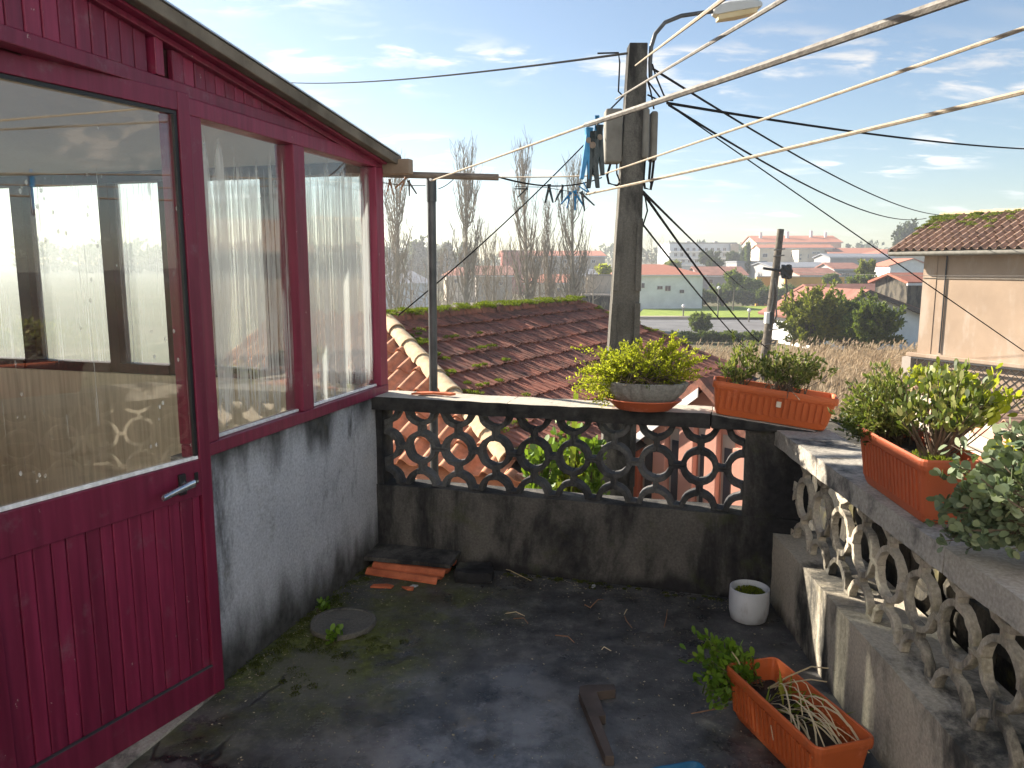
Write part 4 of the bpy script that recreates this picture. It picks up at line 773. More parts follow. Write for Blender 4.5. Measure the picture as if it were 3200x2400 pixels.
# ------------------------------------------------------------------ neighbour's hipped roof
def strip_tile(prof, Lt, th, lift, taper=0.):
    b = MB(); n = len(prof); V = []
    for dz in (0, -th):
        for y, k in ((0, 1), (Lt, 0)): V += [(x, y, z+dz+lift*k) for x, z in prof]
    F = []
    for i in range(n-1): F += [(i, i+1, n+i+1, n+i), (2*n+i, 3*n+i, 3*n+i+1, 2*n+i+1), (i, 2*n+i, 2*n+i+1, i+1)]
    F += [(0, n, 3*n, 2*n), (n-1, 3*n-1, 4*n-1, 2*n-1)]; return b.add(V, F)
flat_prof = lambda w: [(x*w/.25, z) for x, z in ((0, 0), (.008, .020), (.04, .022), (.055, .004), (.112, .003), (.122, .013), (.138, .013), (.148, .003), (.205, .004), (.222, .016), (.248, .018))]
barrel_prof = lambda w, h: [(w*i/10, h*math.sin(math.pi*i/6) if i <= 6 else h*-.12*math.sin(math.pi*(i-6)/4)) for i in range(11)]
RA = Vector((-1.48, 9.0, 1.02)); RH = R(29.3); TP = .3805; PM = math.atan(TP); HP = math.atan(.597); RLEN = 5.3
nb = thing('tiled_house', 'low house with dark mossy hipped tile roof just beyond the end parapet', 'house', RA, -RH)
tm = [strip_tile(flat_prof(.262), .42, .014, .03).mesh('roof_tile', 'old_tile') for _ in range(1)]
mm = Matrix(((0, -math.cos(PM), math.sin(PM)), (1, 0, 0), (0, math.sin(PM), math.cos(PM)))).to_4x4()
def place(name, mesh, parent, p, rotm, jz=.01, jr=.02):
    o = link(name, mesh, parent); J = Matrix.Rotation(random.uniform(-jr, jr), 4, 'Z') @ Matrix.Rotation(random.uniform(-jr, jr)*.6, 4, 'Y'); o.matrix_basis = Matrix.Translation(Vector(p)+Vector((0, 0, random.uniform(-jz, jz)))) @ rotm @ J; return o
row = .352
for i in range(1, 10):
    xs_ = i*row*math.cos(PM); y = -.637*xs_+.02+(.0 if i % 2 else .0); ymax = RLEN+.18*xs_
    while y < ymax:
        sag = -.03*math.sin(math.pi*min(1, max(0, (y+1)/7)))*math.sin(math.pi*i/10)
        o = place('roof_tile', tm[0], nb, (xs_, y, -xs_*TP+.02+sag), mm, .007, .014); sy = min(1, (y+.637*xs_+.10)/.637/(.42*math.cos(PM))); o.matrix_basis = o.matrix_basis @ Matrix.Diagonal((1, sy, 1, 1)); y += .258
part('roof_deck', MB().add([(0, 0, -.02), (3.1, -.637*3.1, -3.1*TP-.02), (3.1, RLEN+.6, -3.1*TP-.02), (0, RLEN, -.02)], [(0, 1, 2, 3)]), 'soil', nb)
part('hip_deck', MB().add([(0, 0, -.03), (-3.1, -.637*3.1, -3.1*TP-.03), (3.1, -.637*3.1, -3.1*TP-.03)], [(0, 1, 2)]), 'new_tile', nb)
part('back_deck', MB().add([(0, 0, -.02), (0, RLEN, -.02), (-3.1, RLEN+.6, -3.1*TP-.02), (-3.1, -.637*3.1, -3.1*TP-.02)], [(0, 1, 2, 3)]), 'old_tile', nb)
part('wall', MB().box((-2.9, -1.45, -5.2), (2.9, RLEN+.4, -3.1*TP-.04)), 'pale_wall', nb)
bt_ = strip_tile(barrel_prof(.215, .058), .40, .012, .035).mesh('hip_tile', 'new_tile', True)
hm = Matrix(((1, 0, 0), (0, math.cos(HP), -math.sin(HP)), (0, math.sin(HP), math.cos(HP)))).to_4x4()
for i in range(1, 8):
    yy = -i*.31*math.cos(HP); xm = -yy/.637; x = xm-.02
    while x > -1.6:
        o = place('hip_tile', bt_, nb, (x-.26, yy, yy*.597+.01), hm, .004, .012); sy = min(1, ((xm-x+.045)*.637+.05)/(.40*math.cos(HP))); o.matrix_basis = o.matrix_basis @ Matrix.Diagonal((1, sy, 1, 1)); x -= .212
def cap_tile(Lt, r0, r1, n=7):
    b = MB(); V = []
    for dr in (0, -.014):
        for y, r in ((0, r0), (Lt, r1)): V += [((r+dr)*math.cos(math.pi*j/n), y, (r+dr)*math.sin(math.pi*j/n)) for j in range(n+1)]
    k = n+1; F = []
    for j in range(n): F += [(j, k+j, k+j+1, j+1), (2*k+j, 2*k+j+1, 3*k+j+1, 3*k+j), (j, j+1, 2*k+j+1, 2*k+j), (k+j, 3*k+j, 3*k+j+1, k+j+1)]
    F += [(0, 2*k, 3*k, k), (n, k+n, 3*k+n, 2*k+n)]
    return b.add(V, F)
rc_ = cap_tile(.44, .115, .095).mesh('ridge_tile', 'old_tile', True); hc = cap_tile(.46, .105, .085).mesh('ridge_tile', 'ridge_tile', True)
for i in range(13): place('ridge_tile', rc_, nb, (0, i*.4, -.005), Matrix.Identity(4), .01, .02)
hv = Vector((1, -.637, -TP)).normalized(); ya = -hv; xa = ya.cross(Vector((0, 0, 1))).normalized(); za = xa.cross(ya); hmx = Matrix((xa, ya, za)).transposed().to_4x4()
for i in range(1, 9): place('ridge_tile', hc, nb, hv*(i*.405)+Vector((0, 0, .02)), hmx, .006, .02)
for i in range(1, 6):
    v2 = Vector((1, .18, -TP)).normalized(); y2 = -v2; x2 = y2.cross(Vector((0, 0, 1))).normalized(); m2 = Matrix((x2, y2, x2.cross(y2))).transposed().to_4x4(); place('ridge_tile', rc_, nb, Vector((0, RLEN, 0))+v2*(i*.4), m2, .01, .02)
rng = np.random.default_rng(51); ms = MB(); pts = []
for i in range(150): y = rng.uniform(-.05, RLEN+.1); pts.append((rng.normal(.04, .07), y, .07+rng.uniform(-.03, .03), rng.uniform(.04, .11)))
for i in range(26): x = rng.uniform(.2, 2.8); pts.append((x, -.637*x+rng.uniform(.08, .35), -x*TP+.05, rng.uniform(.03, .08)))
for i in range(34): k = rng.integers(2, 9); x = k*row*math.cos(PM); pts.append((x-.02, rng.uniform(-.637*x+.1, -.637*x+1.6), -x*TP+.05, rng.uniform(.025, .055)))
for i in range(30): x = rng.uniform(.1, 2.); pts.append((x, RLEN+.18*x+rng.normal(0, .06), -x*TP+.06, rng.uniform(.03, .08)))
moss_clump(ms, pts, .030, rng, 60, .45); part('moss', ms, 'moss_leaf', nb)['kind'] = 'stuff'
# bright plants between the roof and the terrace
for k, (u, v, Y, rad, lf, lab) in enumerate(((1690, 1420, 5.4, .16, 'leaf_weed', 'bright leafy plant seen through the lattice below the roof hip'), (1780, 1360, 5.6, .17, 'leaf_weed', 'tall lime green plant rising behind the middle of the lattice'), (1800, 1440, 5.5, .15, 'leaf_olive', 'olive plant in a pot seen through the middle rings'), (1850, 1400, 5.3, .09, 'leaf_weed', 'spiky green plant left of the pole foot behind the lattice'))):
    c = at(u, v, Y); b_ = thing('leafy_plant', lab, 'plant', (c.x, c.y, -.75)); h = c.z+.75
    bush(b_, (0, 0, 0), (0, 0, h), (rad, rad, rad*.9), 22, 16, .075, .045, lf, seed=110+k, spread=.04, tr=.005, start=.55, shape='round', shell=.2)
yl = at(1788, 1240, 5.3); tl2 = thing('upright_leaf', 'single yellow green leaf standing above the end coping', 'leaf', (yl.x, yl.y, -.2)); part('blade', MB().add([(0, 0, .2), (.035, 0, .6), (.045, .01, yl.z+.22), (.01, 0, yl.z+.24), (-.012, 0, .6)], [(0, 1, 2, 3, 4)]), 'blade_green', tl2)
# low yard below the terrace end
tag(part('yard_shelf', MB().box((-1.2, 4.5, -4.5), (1.0, 6.0, -.76)), 'block_wall', None), kind='structure')
# pink house behind the right half of the lattice
PKo = Vector((1.28, 8.0, 0)); pk = thing('pink_house', 'pink plastered house with pilasters and a sloping verge behind the lattice', 'house', (PKo.x, PKo.y, -4.2), math.atan2(-.8, .6))
G0 = 4.2
part('wall', MB().prism([(-.5, 0, 0), (1.9, 0, 0), (1.9, 0, G0-.2), (.98, 0, G0+.52), (-.5, 0, G0-.55)][::-1], (0, .5, 0)), 'pink_stucco', pk)
for k, (x0, x1, mt) in enumerate(((-.02, .16, 'salmon_stucco'), (.36, .52, 'pink_stucco'), (.70, .88, 'pink_stucco'), (1.02, 1.16, 'pink_stucco'), (1.34, 1.5, 'pink_stucco'), (1.72, 1.9, 'pink_stucco'))):
    part('pilaster', MB().box((x0, -.07, 0), (x1, -.002, G0-.15+min(x0, 1.6-x0)*.6)), mt, pk, bevel=.008)
for x0, x1, zt in ((.18, .34, -.1), (.54, .68, .06), (.90, 1.0, .18), (1.18, 1.32, .1), (1.52, 1.7, -.1)): part('recess', MB().box((x0, -.012, 1.5), (x1, -.003, G0+zt)), 'taupe_stucco', pk); part('window', MB().box((x0+.03, -.02, 2.4), (x1-.03, -.013, G0+zt-.12)), 'window_dark', pk)
part('verge', MB().prism([(-.62, -.14, G0-.64), (.98, -.14, G0+.54), (2.0, -.14, G0-.26), (2.0, -.14, G0-.18), (.98, -.14, G0+.62), (-.62, -.14, G0-.56)], (0, .72, 0)), 'old_tile', pk)
part('verge_board', MB().prism([(-.6, -.155, G0-.74), (.98, -.155, G0+.44), (.98, -.155, G0+.53), (-.6, -.155, G0-.64)], (0, .013, 0)), 'white_stucco', pk)
# ------------------------------------------------------------------ garden wall with tile coping on the right
gw0 = Vector((4.80, 9.1, 0)); gw1 = Vector((4.15, 3.0, 0)); gd = (gw1-gw0); gl = gd.length; ga = math.atan2(gd.y, gd.x)
gw = thing('garden_wall', 'sunlit pale garden wall with brown tile coping outside the side parapet', 'wall', (gw0.x, gw0.y, -4.4), ga)
part('wall', MB().box((0, .0, 0), (gl, .28, 4.57)), 'pale_wall', gw)
part('band', MB().box((0, -.03, 4.42), (gl, -.002, 4.50)), 'pink_stucco', gw, bevel=.01)
gt = strip_tile(barrel_prof(.2, .045), .42, .012, .03).mesh('coping_tile', 'brown_tile', True); gp = R(3)
gmx = Matrix(((1, 0, 0), (0, math.cos(gp), -math.sin(gp)), (0, math.sin(gp), math.cos(gp)))).to_4x4()
x = .0
while x < gl-.2:
    for j in range(1): place('coping_tile', gt, gw, (x, -.08+j*.33, 4.60+j*.33*math.tan(gp)), gmx, .01, .03)
    x += .2
gv = MB()
for k, (u, v, Y, rad, lab) in enumerate(((2870, 1175, 9.2, .10, 'tuft of yellow green leaves at the far end of the garden wall'), (2960, 1200, 8.6, .16, 'leafy green creeper along the garden wall coping behind the shrub'), (3060, 1270, 7.6, .22, 'yellow leaved creeper hanging on the sunlit garden wall'), (3170, 1420, 6.6, .15, 'thin green creeper on the garden wall at the right edge'))):
    c = at(u, v, Y); b_ = thing('creeper', lab, 'plant', (c.x, c.y, c.z-rad)); bush(b_, (0, 0, -.1), (0, 0, rad), (rad, rad*1.3, rad), 22, 14, .085, .05, 'leaf_lime' if k != 1 else 'leaf_mid', seed=130+k, spread=.06, tr=.004, start=.3, shape='leaf', shell=.2)
# ------------------------------------------------------------------ beige house with tiled roof at the right edge
BQ = Vector((12.75, 24.0, 0)); bh = thing('beige_house', 'sunlit beige house with mossy barrel tile roof at the right edge', 'house', (BQ.x, BQ.y, -4.5), math.atan2(-.891, .454)); B0 = 4.5
part('wall', MB().box((0, 0, 0), (9, 6, B0+2.1)), 'beige_stucco', bh)
part('corner_pilaster', MB().box((-.02, -.015, B0-1.0), (.42, -.003, B0+2.0)), 'beige_stucco', bh); part('sill_course', MB().box((-.25, -.22, B0-1.12), (9, -.003, B0-1.0)), 'beige_stucco', bh, bevel=.02)
part('drainpipe', MB().tube([(.72, -.03, B0-.95), (.72, -.03, B0+2.0)], .022, 8), 'grille_paint', bh, True)
part('conduit', MB().tube([(.0, -.03, B0+1.32), (9, -.03, B0+1.32)], .013, 6), 'lime_box', bh, True)
part('gutter', MB().tube([(-.85, -.55, B0+2.06), (9, -.55, B0+2.06)], .075, 8), 'lime_box', bh, True)
part('lower_wall', MB().box((-.3, -.32, 0), (-.0, -.02, B0-1.14)), 'taupe_stucco', bh)
part('terrace_slab', MB().box((-.4, -1.6, B0-2.62), (9, -.01, B0-2.5)), 'lead_grey', bh)
gl_ = MB()
for k in range(-6, 60):
    x0 = .1+k*.235
    for sg in (1, -1):
        xa_, za_ = x0, B0-2.45; xb_, zb_ = x0+sg*1.32, B0-1.16
        lo, hi = .1, 8.9
        if min(xa_, xb_) < lo or max(xa_, xb_) > hi: 
            t0 = 0; t1 = 1
            if xa_ < lo: t0 = (lo-xa_)/(xb_-xa_) if xb_ > lo else 2
            if xb_ < lo: t1 = (lo-xa_)/(xb_-xa_)
            if t0 > 1 or xa_ > hi or xb_ > hi or t1 <= t0: continue
        else: t0, t1 = 0, 1
        if xa_ > 5: continue
        a = Vector((xa_+(xb_-xa_)*t0, -.28, za_+(zb_-za_)*t0)); b = Vector((xa_+(xb_-xa_)*t1, -.28+.004*sg, za_+(zb_-za_)*t1)); part('grille_bar', MB().tube([a, b], .011, 4), 'grille_paint', bh)
part('grille_rail', MB().box((0, -.31, B0-1.16), (9, -.26, B0-1.12)), 'grille_paint', bh); part('grille_rail', MB().box((0, -.31, B0-2.48), (9, -.26, B0-2.44)), 'grille_paint', bh)
tb = strip_tile(barrel_prof(.26, .085), .42, .014, .05).mesh('roof_tile', 'brown_tile', True); bp = R(30)
bmx = Matrix(((1, 0, 0), (0, math.cos(bp), -math.sin(bp)), (0, math.sin(bp), math.cos(bp)))).to_4x4()
for j in range(7):
    x = -.8+j*.035
    while x < 5.4: place('roof_tile', tb, bh, (x, -.6+j*.31*math.cos(bp), B0+2.12+j*.31*math.sin(bp)), bmx, .008, .03); x += .255
part('roof_deck', MB().add([(-.85, -.55, B0+2.08), (9, -.55, B0+2.08), (9, 1.4, B0+2.08+1.95*math.tan(bp)), (-.6, 1.4, B0+2.08+1.95*math.tan(bp)), (-.85, 3.4, B0+2.08), (9, 3.4, B0+2.08)], [(0, 1, 2, 3), (3, 2, 5, 4), (0, 3, 4)]), 'brown_tile', bh)
part('barge_board', MB().hexa([(-.88, -.6, B0+2.05), (-.82, -.6, B0+2.05), (-.56, 1.4, B0+3.15), (-.62, 1.4, B0+3.15), (-.88, -.6, B0+2.2), (-.82, -.6, B0+2.2), (-.56, 1.4, B0+3.32), (-.62, 1.4, B0+3.32)]), 'dark_wood', bh)
for i in range(14): place('ridge_tile', hc, bh, (-.55+i*.42, 1.4, B0+2.1+1.95*math.tan(bp)+.05), Matrix.Rotation(R(-90), 4, 'Z'), .01, .03)
ms = MB(); pts = [(-.7+abs(rng.normal(0, 1.5)), 1.2-abs(rng.normal(0, .35)), 0, rng.uniform(.05, .13)) for _ in range(70)]; pts = [(x, y, B0+2.2+(y+.6)*math.tan(bp), r) for x, y, z, r in pts]; moss_clump(ms, pts, .06, rng, 50, .5); part('moss', ms, 'moss_leaf', bh)['kind'] = 'stuff'
# ------------------------------------------------------------------ terrain
def lin(x, pts):
    if x <= pts[0][0]: return pts[0][1]
    for (a, b), (c, d_) in zip(pts, pts[1:]):
        if x <= c: t = (x-a)/(c-a); t = t*t*(3-2*t); return b+(d_-b)*t
    return pts[-1][1]
def gz(x, y):
    right = lin(y, [(10, -4.3), (15, -2.35), (31, -2.35), (42, -3.2), (70, -3.5), (104, -3.6), (150, -1.2), (215, .8), (320, 3.5), (900, 10)])
    left = lin(y, [(10, -4.5), (60, -4.5), (120, -3.6), (260, -1.5), (900, 6)])
    k = lin(x, [(2.5, 0), (6.5, 1)]) if y < 60 else lin(x/y, [(0.02, 0), (.14, 1)])
    return left+(right-left)*k + .12*mnoise.noise(Vector((x*.08, y*.08, 0)))
gm = MB(); xs = [-900, -500, -250, -140, -90, -60, -40, -25, -15, -8, -3, 0, 1.5, 3, 4, 5, 6, 7, 9, 12, 15, 18, 22, 27, 33, 40, 50, 62, 80, 110, 160, 260, 500, 900]
ys = [-60, -20, -8, 0, 5, 8, 10, 11.5, 13, 14.5, 16, 19, 23, 27, 30, 33, 36, 40, 44, 50, 60, 70, 80, 90, 104, 120, 135, 150, 180, 215, 260, 320, 450, 700, 1200, 2200]
gm.add([(x, y, gz(x, y)) for y in ys for x in xs], [(j*len(xs)+i, j*len(xs)+i+1, (j+1)*len(xs)+i+1, (j+1)*len(xs)+i) for j in range(len(ys)-1) for i in range(len(xs)-1)])
tag(part('ground', gm, 'ground_soil', None, True), kind='structure')
def patch(name, mat, us, dz=.06, n=12):
    """a sheet laid over the terrain between near and far edges given as world points"""
    b = MB(); V = []
    for (a, c) in us:
        for i in range(n+1): q = Vector(a).lerp(Vector(c), i/n); V.append((q.x, q.y, gz(q.x, q.y)+dz))
    k = n+1; b.add(V, [(j*k+i, j*k+i+1, (j+1)*k+i+1, (j+1)*k+i) for j in range(len(us)-1) for i in range(n)]); return tag(part(name, b, mat, None, True), kind='structure')
patch('road', 'asphalt', [((4, 52, 0), (30, 50, 0)), ((6, 58, 0), (34, 57, 0)), ((9, 66, 0), (36, 66, 0)), ((11, 73, 0), (34, 73, 0))], .2)
patch('lawn', 'lawn_grass', [((12, 74.5, 0), (34, 74.5, 0)), ((14, 84, 0), (42, 84, 0)), ((17, 98, 0), (48, 98, 0))], .35)
tag(part('path_edge', MB().box((11.5, 73.5, -3.7), (19, 74.3, -3.0)), 'pale_wall', None), kind='structure')
# ------------------------------------------------------------------ houses
def house(name, label, u0, u1, vb, ve, Y, depth, rh, wall, roof, kind='hip', rot=0, win=(), over=.35, extra=None, cat='house', chim=(), parapet=None):
    a, b = at(u0, vb, Y), at(u1, vb, Y); w = b.x-a.x; h = (vb-ve)*Y/FPX; cx = (a.x+b.x)/2; zb = a.z
    r = thing(name, label, cat, (cx, Y, zb), R(rot)); dn = 6
    part('wall', MB().box((-w/2, 0, -dn), (w/2, depth, h)), wall, r)
    o = over; x0, x1, y0, y1 = -w/2-o, w/2+o, -o, depth+o; b = MB()
    if kind == 'hip':
        k = min(w, depth)*.42; b.add([(x0, y0, h), (x1, y0, h), (x1, y1, h), (x0, y1, h), (x0+k, depth/2, h+rh), (x1-k, depth/2, h+rh)], [(0, 1, 5, 4), (1, 2, 5), (2, 3, 4, 5), (3, 0, 4), (3, 2, 1, 0)])
    elif kind == 'x':
        b.add([(x0, y0, h), (x1, y0, h), (x1, depth/2, h+rh), (x0, depth/2, h+rh), (x0, y1, h), (x1, y1, h)], [(0, 1, 2, 3), (3, 2, 5, 4)]); part('gable', MB().prism([(-w/2, 0, h), (-w/2, depth/2, h+rh*.93), (-w/2, depth, h)], (w, 0, 0)), wall, r)
    elif kind == 'y':
        ax = extra or 0.; b.add([(x0, y0, h), (ax, y0, h+rh), (x1, y0, h), (x0, y1, h), (ax, y1, h+rh), (x1, y1, h)], [(0, 1, 4, 3), (1, 2, 5, 4)]); part('gable', MB().prism([(-w/2, 0, h), (w/2, 0, h), (ax, 0, h+rh*.94)], (0, depth, 0)), wall, r)
    elif kind == 'flat':
        b.box((-w/2-.1, -.15, h), (w/2+.1, depth+.1, h+.35))
    ro = part('roof', b, roof, r, solid=.16 if kind in 'xy' else 0)
    if kind in ('x', 'hip'): part('eave', MB().box((x0, y0-.02, h-.16), (x1, y0+.1, h-.002)), 'window_frame_white', ro)
    for cx_, cy_, cw, ch in chim: part('chimney', MB().box((cx_-cw/2, cy_, h), (cx_+cw/2, cy_+cw, h+ch)), 'white_stucco', ro)
    for (wu0, wv0, wu1, wv1) in win:
        p, q = at(wu0, wv1, Y), at(wu1, wv0, Y); X0, X1, Z0, Z1 = p.x-cx, q.x-cx, p.z-zb, q.z-zb
        wd = part('window', MB().box((X0, -.06, Z0), (X1, -.003, Z1)), 'window_frame_white', r); f = .07*(X1-X0)
        part('pane', MB().box((X0+f, -.075, Z0+f), ((X0+X1)/2-f*.4, -.062, Z1-f)), 'window_dark', wd); part('pane', MB().box(((X0+X1)/2+f*.4, -.075, Z0+f), (X1-f, -.062, Z1-f)), 'window_dark', wd)
    return r
rw_ = lambda u0, u1, n, v0, v1, fr=.55: [(u0+(u1-u0)*(i+.5-fr/2)/n, v0, u0+(u1-u0)*(i+.5+fr/2)/n, v1) for i in range(n)]
house('village_house', 'long white house with red hipped roof right of the concrete pole', 1950, 2197, 962, 860, 92, 9, 1.25, 'white_stucco', 'far_tile', 'hip', 6, [(2052, 893, 2071, 905), (2077, 892, 2097, 910), (2124, 905, 2140, 917), (2002, 884, 2013, 900)])
house('village_house', 'low house with a brownish roof behind the hedge, right of the long white house', 2185, 2330, 905, 862, 118, 8, 1.3, 'grey_stucco', 'far_tile_old', 'x', 0, [(2215, 872, 2228, 886)])
ap = house('apartment_block', 'pale blue flat roofed apartment block with balconies on the hill', 2088, 2301, 850, 764, 205, 12, 1, 'blue_white_stucco', 'grey_stucco', 'flat', 4, rw_(2100, 2275, 9, 774, 784)+rw_(2100, 2275, 9, 791, 802)+rw_(2100, 2275, 8, 811, 821), cat='building')
w_ = (2301-2088)*205/FPX
for k in range(3): part('balcony', MB().box((-w_/2+.1, -1.1, 1.6+k*1.75), (w_/2-2.2, -.004, 1.95+k*1.75)), 'white_stucco', ap)
part('end_bay', MB().box((w_/2-2.0, -1.2, -5), (w_/2+.05, 9, 7.3)), 'taupe_stucco', ap)
for x_ in (-3.5, 4.0): part('roof_vent', MB().box((x_, 3, 7.3), (x_+.9, 4, 8.1)), 'grey_stucco', ap)
house('hill_building', 'large cream building with long red roof on the hilltop, behind the wooden pole', 2362, 2621, 845, 760, 188, 14, 1.8, 'cream_stucco', 'far_tile', 'x', -3, rw_(2378, 2600, 8, 763, 769, .35)+rw_(2385, 2455, 2, 793, 804, .4)+rw_(2470, 2490, 2, 795, 804, .5), chim=((-8, 4, .6, 2.6), (-1.5, 4, .6, 2.8), (4.5, 5, .6, 3.), (8, 5, .5, 2.6)), cat='building')
house('hill_building', 'cream annexe with a red lean-to roof in front of the large hilltop building', 2372, 2595, 855, 777, 178, 6, .8, 'cream_stucco', 'far_tile', 'x', -3, [(2384, 792, 2400, 804), (2472, 794, 2480, 804), (2484, 794, 2492, 804), (2536, 787, 2562, 794), (2519, 794, 2526, 806), (2530, 828, 2560, 834), (2450, 823, 2480, 829)], cat='building')
house('hill_building', 'yellowish tower block corner beside the annexe with small windows', 2493, 2522, 850, 788, 172, 4, .3, 'cream_stucco', 'cream_stucco', 'flat', 0, [(2498, 795, 2505, 799), (2498, 806, 2504, 812)], cat='building')
house('village_house', 'pinkish roofed long house right of the hilltop building', 2593, 2760, 830, 794, 175, 10, 1.35, 'cream_stucco', 'far_tile', 'x', -2, rw_(2610, 2700, 3, 797, 804, .3))
house('village_house', 'red roofed house far right with a cream gable near the beige house', 2740, 2890, 832, 797, 165, 10, 1.3, 'cream_stucco', 'far_tile', 'hip', 5)
house('village_house', 'grey slate sided shed in front of the pinkish roofed house', 2590, 2790, 845, 805, 150, 7, .7, 'grey_stucco', 'lead_grey', 'x', 3)
house('village_house', 'white gabled house partly hidden by the beige house eaves', 2782, 2900, 868, 832, 128, 9, 1.2, 'white_stucco', 'far_tile', 'y', -6, extra=.4)
house('village_house', 'small brown roofed house with two garage openings below the hilltop', 2606, 2690, 876, 842, 120, 7, .95, 'grey_stucco', 'far_tile_old', 'x', 2, [(2614, 851, 2632, 864), (2639, 851, 2655, 864)])
house('village_house', 'low grey industrial shed under the cream annexe', 2412, 2606, 868, 836, 140, 12, .9, 'grey_stucco', 'lead_grey', 'x', 5, [(2485, 846, 2500, 852)])
house('village_house', 'brown tiled low roof above the ochre wall', 2500, 2620, 880, 861, 112, 8, 1.0, 'taupe_stucco', 'far_tile_old', 'x', 4)
house('dark_shed', 'dark grey flat garage beside the cypresses', 2300, 2395, 856, 822, 150, 6, .3, 'grey_stucco', 'lead_grey', 'flat', 4, [(2342, 826, 2352, 840), (2358, 826, 2368, 840)], cat='shed')
def wallrun(name, label, u0, u1, v0, v1, Y, mat, cat='wall', th=.3):
    a, b = at(u0, v1, Y), at(u1, v0, Y); r = thing(name, label, cat, (a.x, Y, a.z)); part('wall', MB().box((0, 0, -3), (b.x-a.x, th, b.z-a.z)), mat, r); part('coping', MB().box((-.05, -.05, b.z-a.z+.002), (b.x-a.x+.05, th+.05, b.z-a.z+.12)), 'taupe_stucco', r); return r
wallrun('garden_wall', 'bright ochre garden wall left of the wooden pole top', 2364, 2412, 866, 900, 104, 'ochre_stucco'); wallrun('garden_wall', 'long bright ochre wall right of the wooden pole', 2452, 2640, 866, 900, 102, 'ochre_stucco')
wallrun('garden_wall', 'pale concrete retaining wall between poplars and the concrete pole', 1835, 1960, 862, 925, 60, 'pale_wall'); wallrun('stone_bank', 'rough grey stone bank below the pale retaining wall', 1820, 1975, 925, 1060, 58, 'rubble_stone', 'bank', 2)
wallrun('garden_wall', 'low white wall under the poplars beyond the mossy ridge', 1560, 1700, 985, 1040, 64, 'white_stucco'); wallrun('garden_wall', 'dark green clad fence right of the conifers', 2725, 2860, 868, 900, 70, 'leaf_dark', 'fence')
g1 = house('near_house', 'white gabled house with dark verge right of the big bushes', 2545, 2920, 1100, 1000, 46, 7, 1.75, 'white_stucco', 'far_tile_old', 'y', 6, extra=-.85, over=.5, win=[(2826, 970, 2835, 979), (2800, 1002, 2842, 1010)])
hw_ = (2920-2545)*46/FPX/2; hh = 100*46/FPX
part('verge_board', MB().prism([(-hw_-.5, -.54, hh-.2), (-.85, -.54, hh+1.57), (-.85, -.54, hh+1.8), (-hw_-.5, -.54, hh+.05)], (0, .06, 0)), 'dark_wood', g1); part('verge_board', MB().prism([(-.85, -.54, hh+1.57), (hw_+.5, -.54, hh-.2), (hw_+.5, -.54, hh+.05), (-.85, -.54, hh+1.8)], (0, .06, 0)), 'dark_wood', g1)
house('near_house', 'house with worn red and orange roof behind the white gabled house', 2560, 2860, 960, 935, 62, 5, 1.1, 'salmon_stucco', 'far_tile_old', 'x', 14, over=.4)
house('near_house', 'grey block house end with red roof beside the beige house', 2822, 2930, 960, 885, 52, 3, .6, 'rubble_stone', 'terracotta_roof', 'x', 16)
house('long_building', 'long reddish building behind the bare poplars', 1572, 1890, 880, 802, 150, 14, 1.1, 'taupe_stucco', 'far_tile', 'x', 3, rw_(1600, 1870, 9, 812, 822, .45)+rw_(1600, 1870, 9, 836, 847, .45), cat='building')
house('long_building', 'taller end of the reddish building with a flat dark roof', 1572, 1650, 880, 790, 146, 12, .4, 'red_stucco', 'far_tile_old', 'flat', 3, cat='building')
house('village_house', 'grey house with a dark roof just left of the concrete pole', 1800, 1900, 915, 865, 110, 8, 1.0, 'grey_stucco', 'lead_grey', 'x', 0)
house('village_house', 'house with a pink roof low behind the clothesline post', 1395, 1500, 905, 862, 120, 8, 1.3, 'pale_wall', 'far_tile', 'hip', 8, [(1420, 872, 1432, 884)]); house('village_house', 'grey and white house between porch corner and clothesline post', 1180, 1350, 960, 885, 95, 9, 1.6, 'blue_white_stucco', 'lead_grey', 'hip', 10, [(1215, 905, 1230, 922), (1280, 905, 1295, 922)])
house('village_house', 'brown walled house behind the middle poplars', 1490, 1600, 920, 862, 100, 8, 1.2, 'taupe_stucco', 'far_tile_old', 'x', 4, [(1520, 880, 1532, 892), (1560, 880, 1572, 892)]); house('village_house', 'low orange brick house between the tall poplars', 1640, 1790, 935, 885, 98, 8, 1.0, 'pale_wall', 'far_tile', 'x', -3, [(1665, 900, 1677, 914), (1740, 900, 1752, 914)])
# ------------------------------------------------------------------ trees and hedges
def tree(name, label, u, v0, v1, Y, wpx, leaf, seed, twigs=90, per=60, ln=.35, shape='leaf', group=None, flat=.75, cat='tree', trunk=.3, zfac=1., stem='bark'):
    c = at(u, v0, Y); tpt = at(u, v1, Y); w = wpx*Y/FPX/2; top = tpt.z; base = min(c.z, gz(c.x, Y)+.0) if trunk else c.z; h = top-c.z
    r = thing(name, label, cat, (c.x, Y, base), 0, group); ho = c.z-base
    part('trunk', MB().tube([(0, 0, -.3), (.05*h, 0, ho+h*.3), (0, 0, ho+h*.75)], [max(.05, h*.04), max(.04, h*.03), .03], 7), stem, r, True)
    bush(r, (0, 0, ho+h*.15), (0, 0, ho+h*.55), (w, w*flat, h*.47*zfac), twigs, per, ln, ln*.55, leaf, stem, seed, w*.1, h*.012, shell=.35, start=.45, foliage='crown'); return r
tree('bushy_tree', 'large sunlit olive bush right of the wooden pole', 2532, 1110, 885, 38, 240, 'leaf_olive', 201, 120, 90, .22); tree('bushy_tree', 'dark green bush between the olive bush and the white gable', 2640, 1110, 905, 39, 215, 'leaf_tree', 202, 110, 90, .22); tree('bushy_tree', 'rounded mid green bush in front of the white gable wall', 2725, 1110, 925, 36, 190, 'leaf_tree', 203, 110, 90, .2)
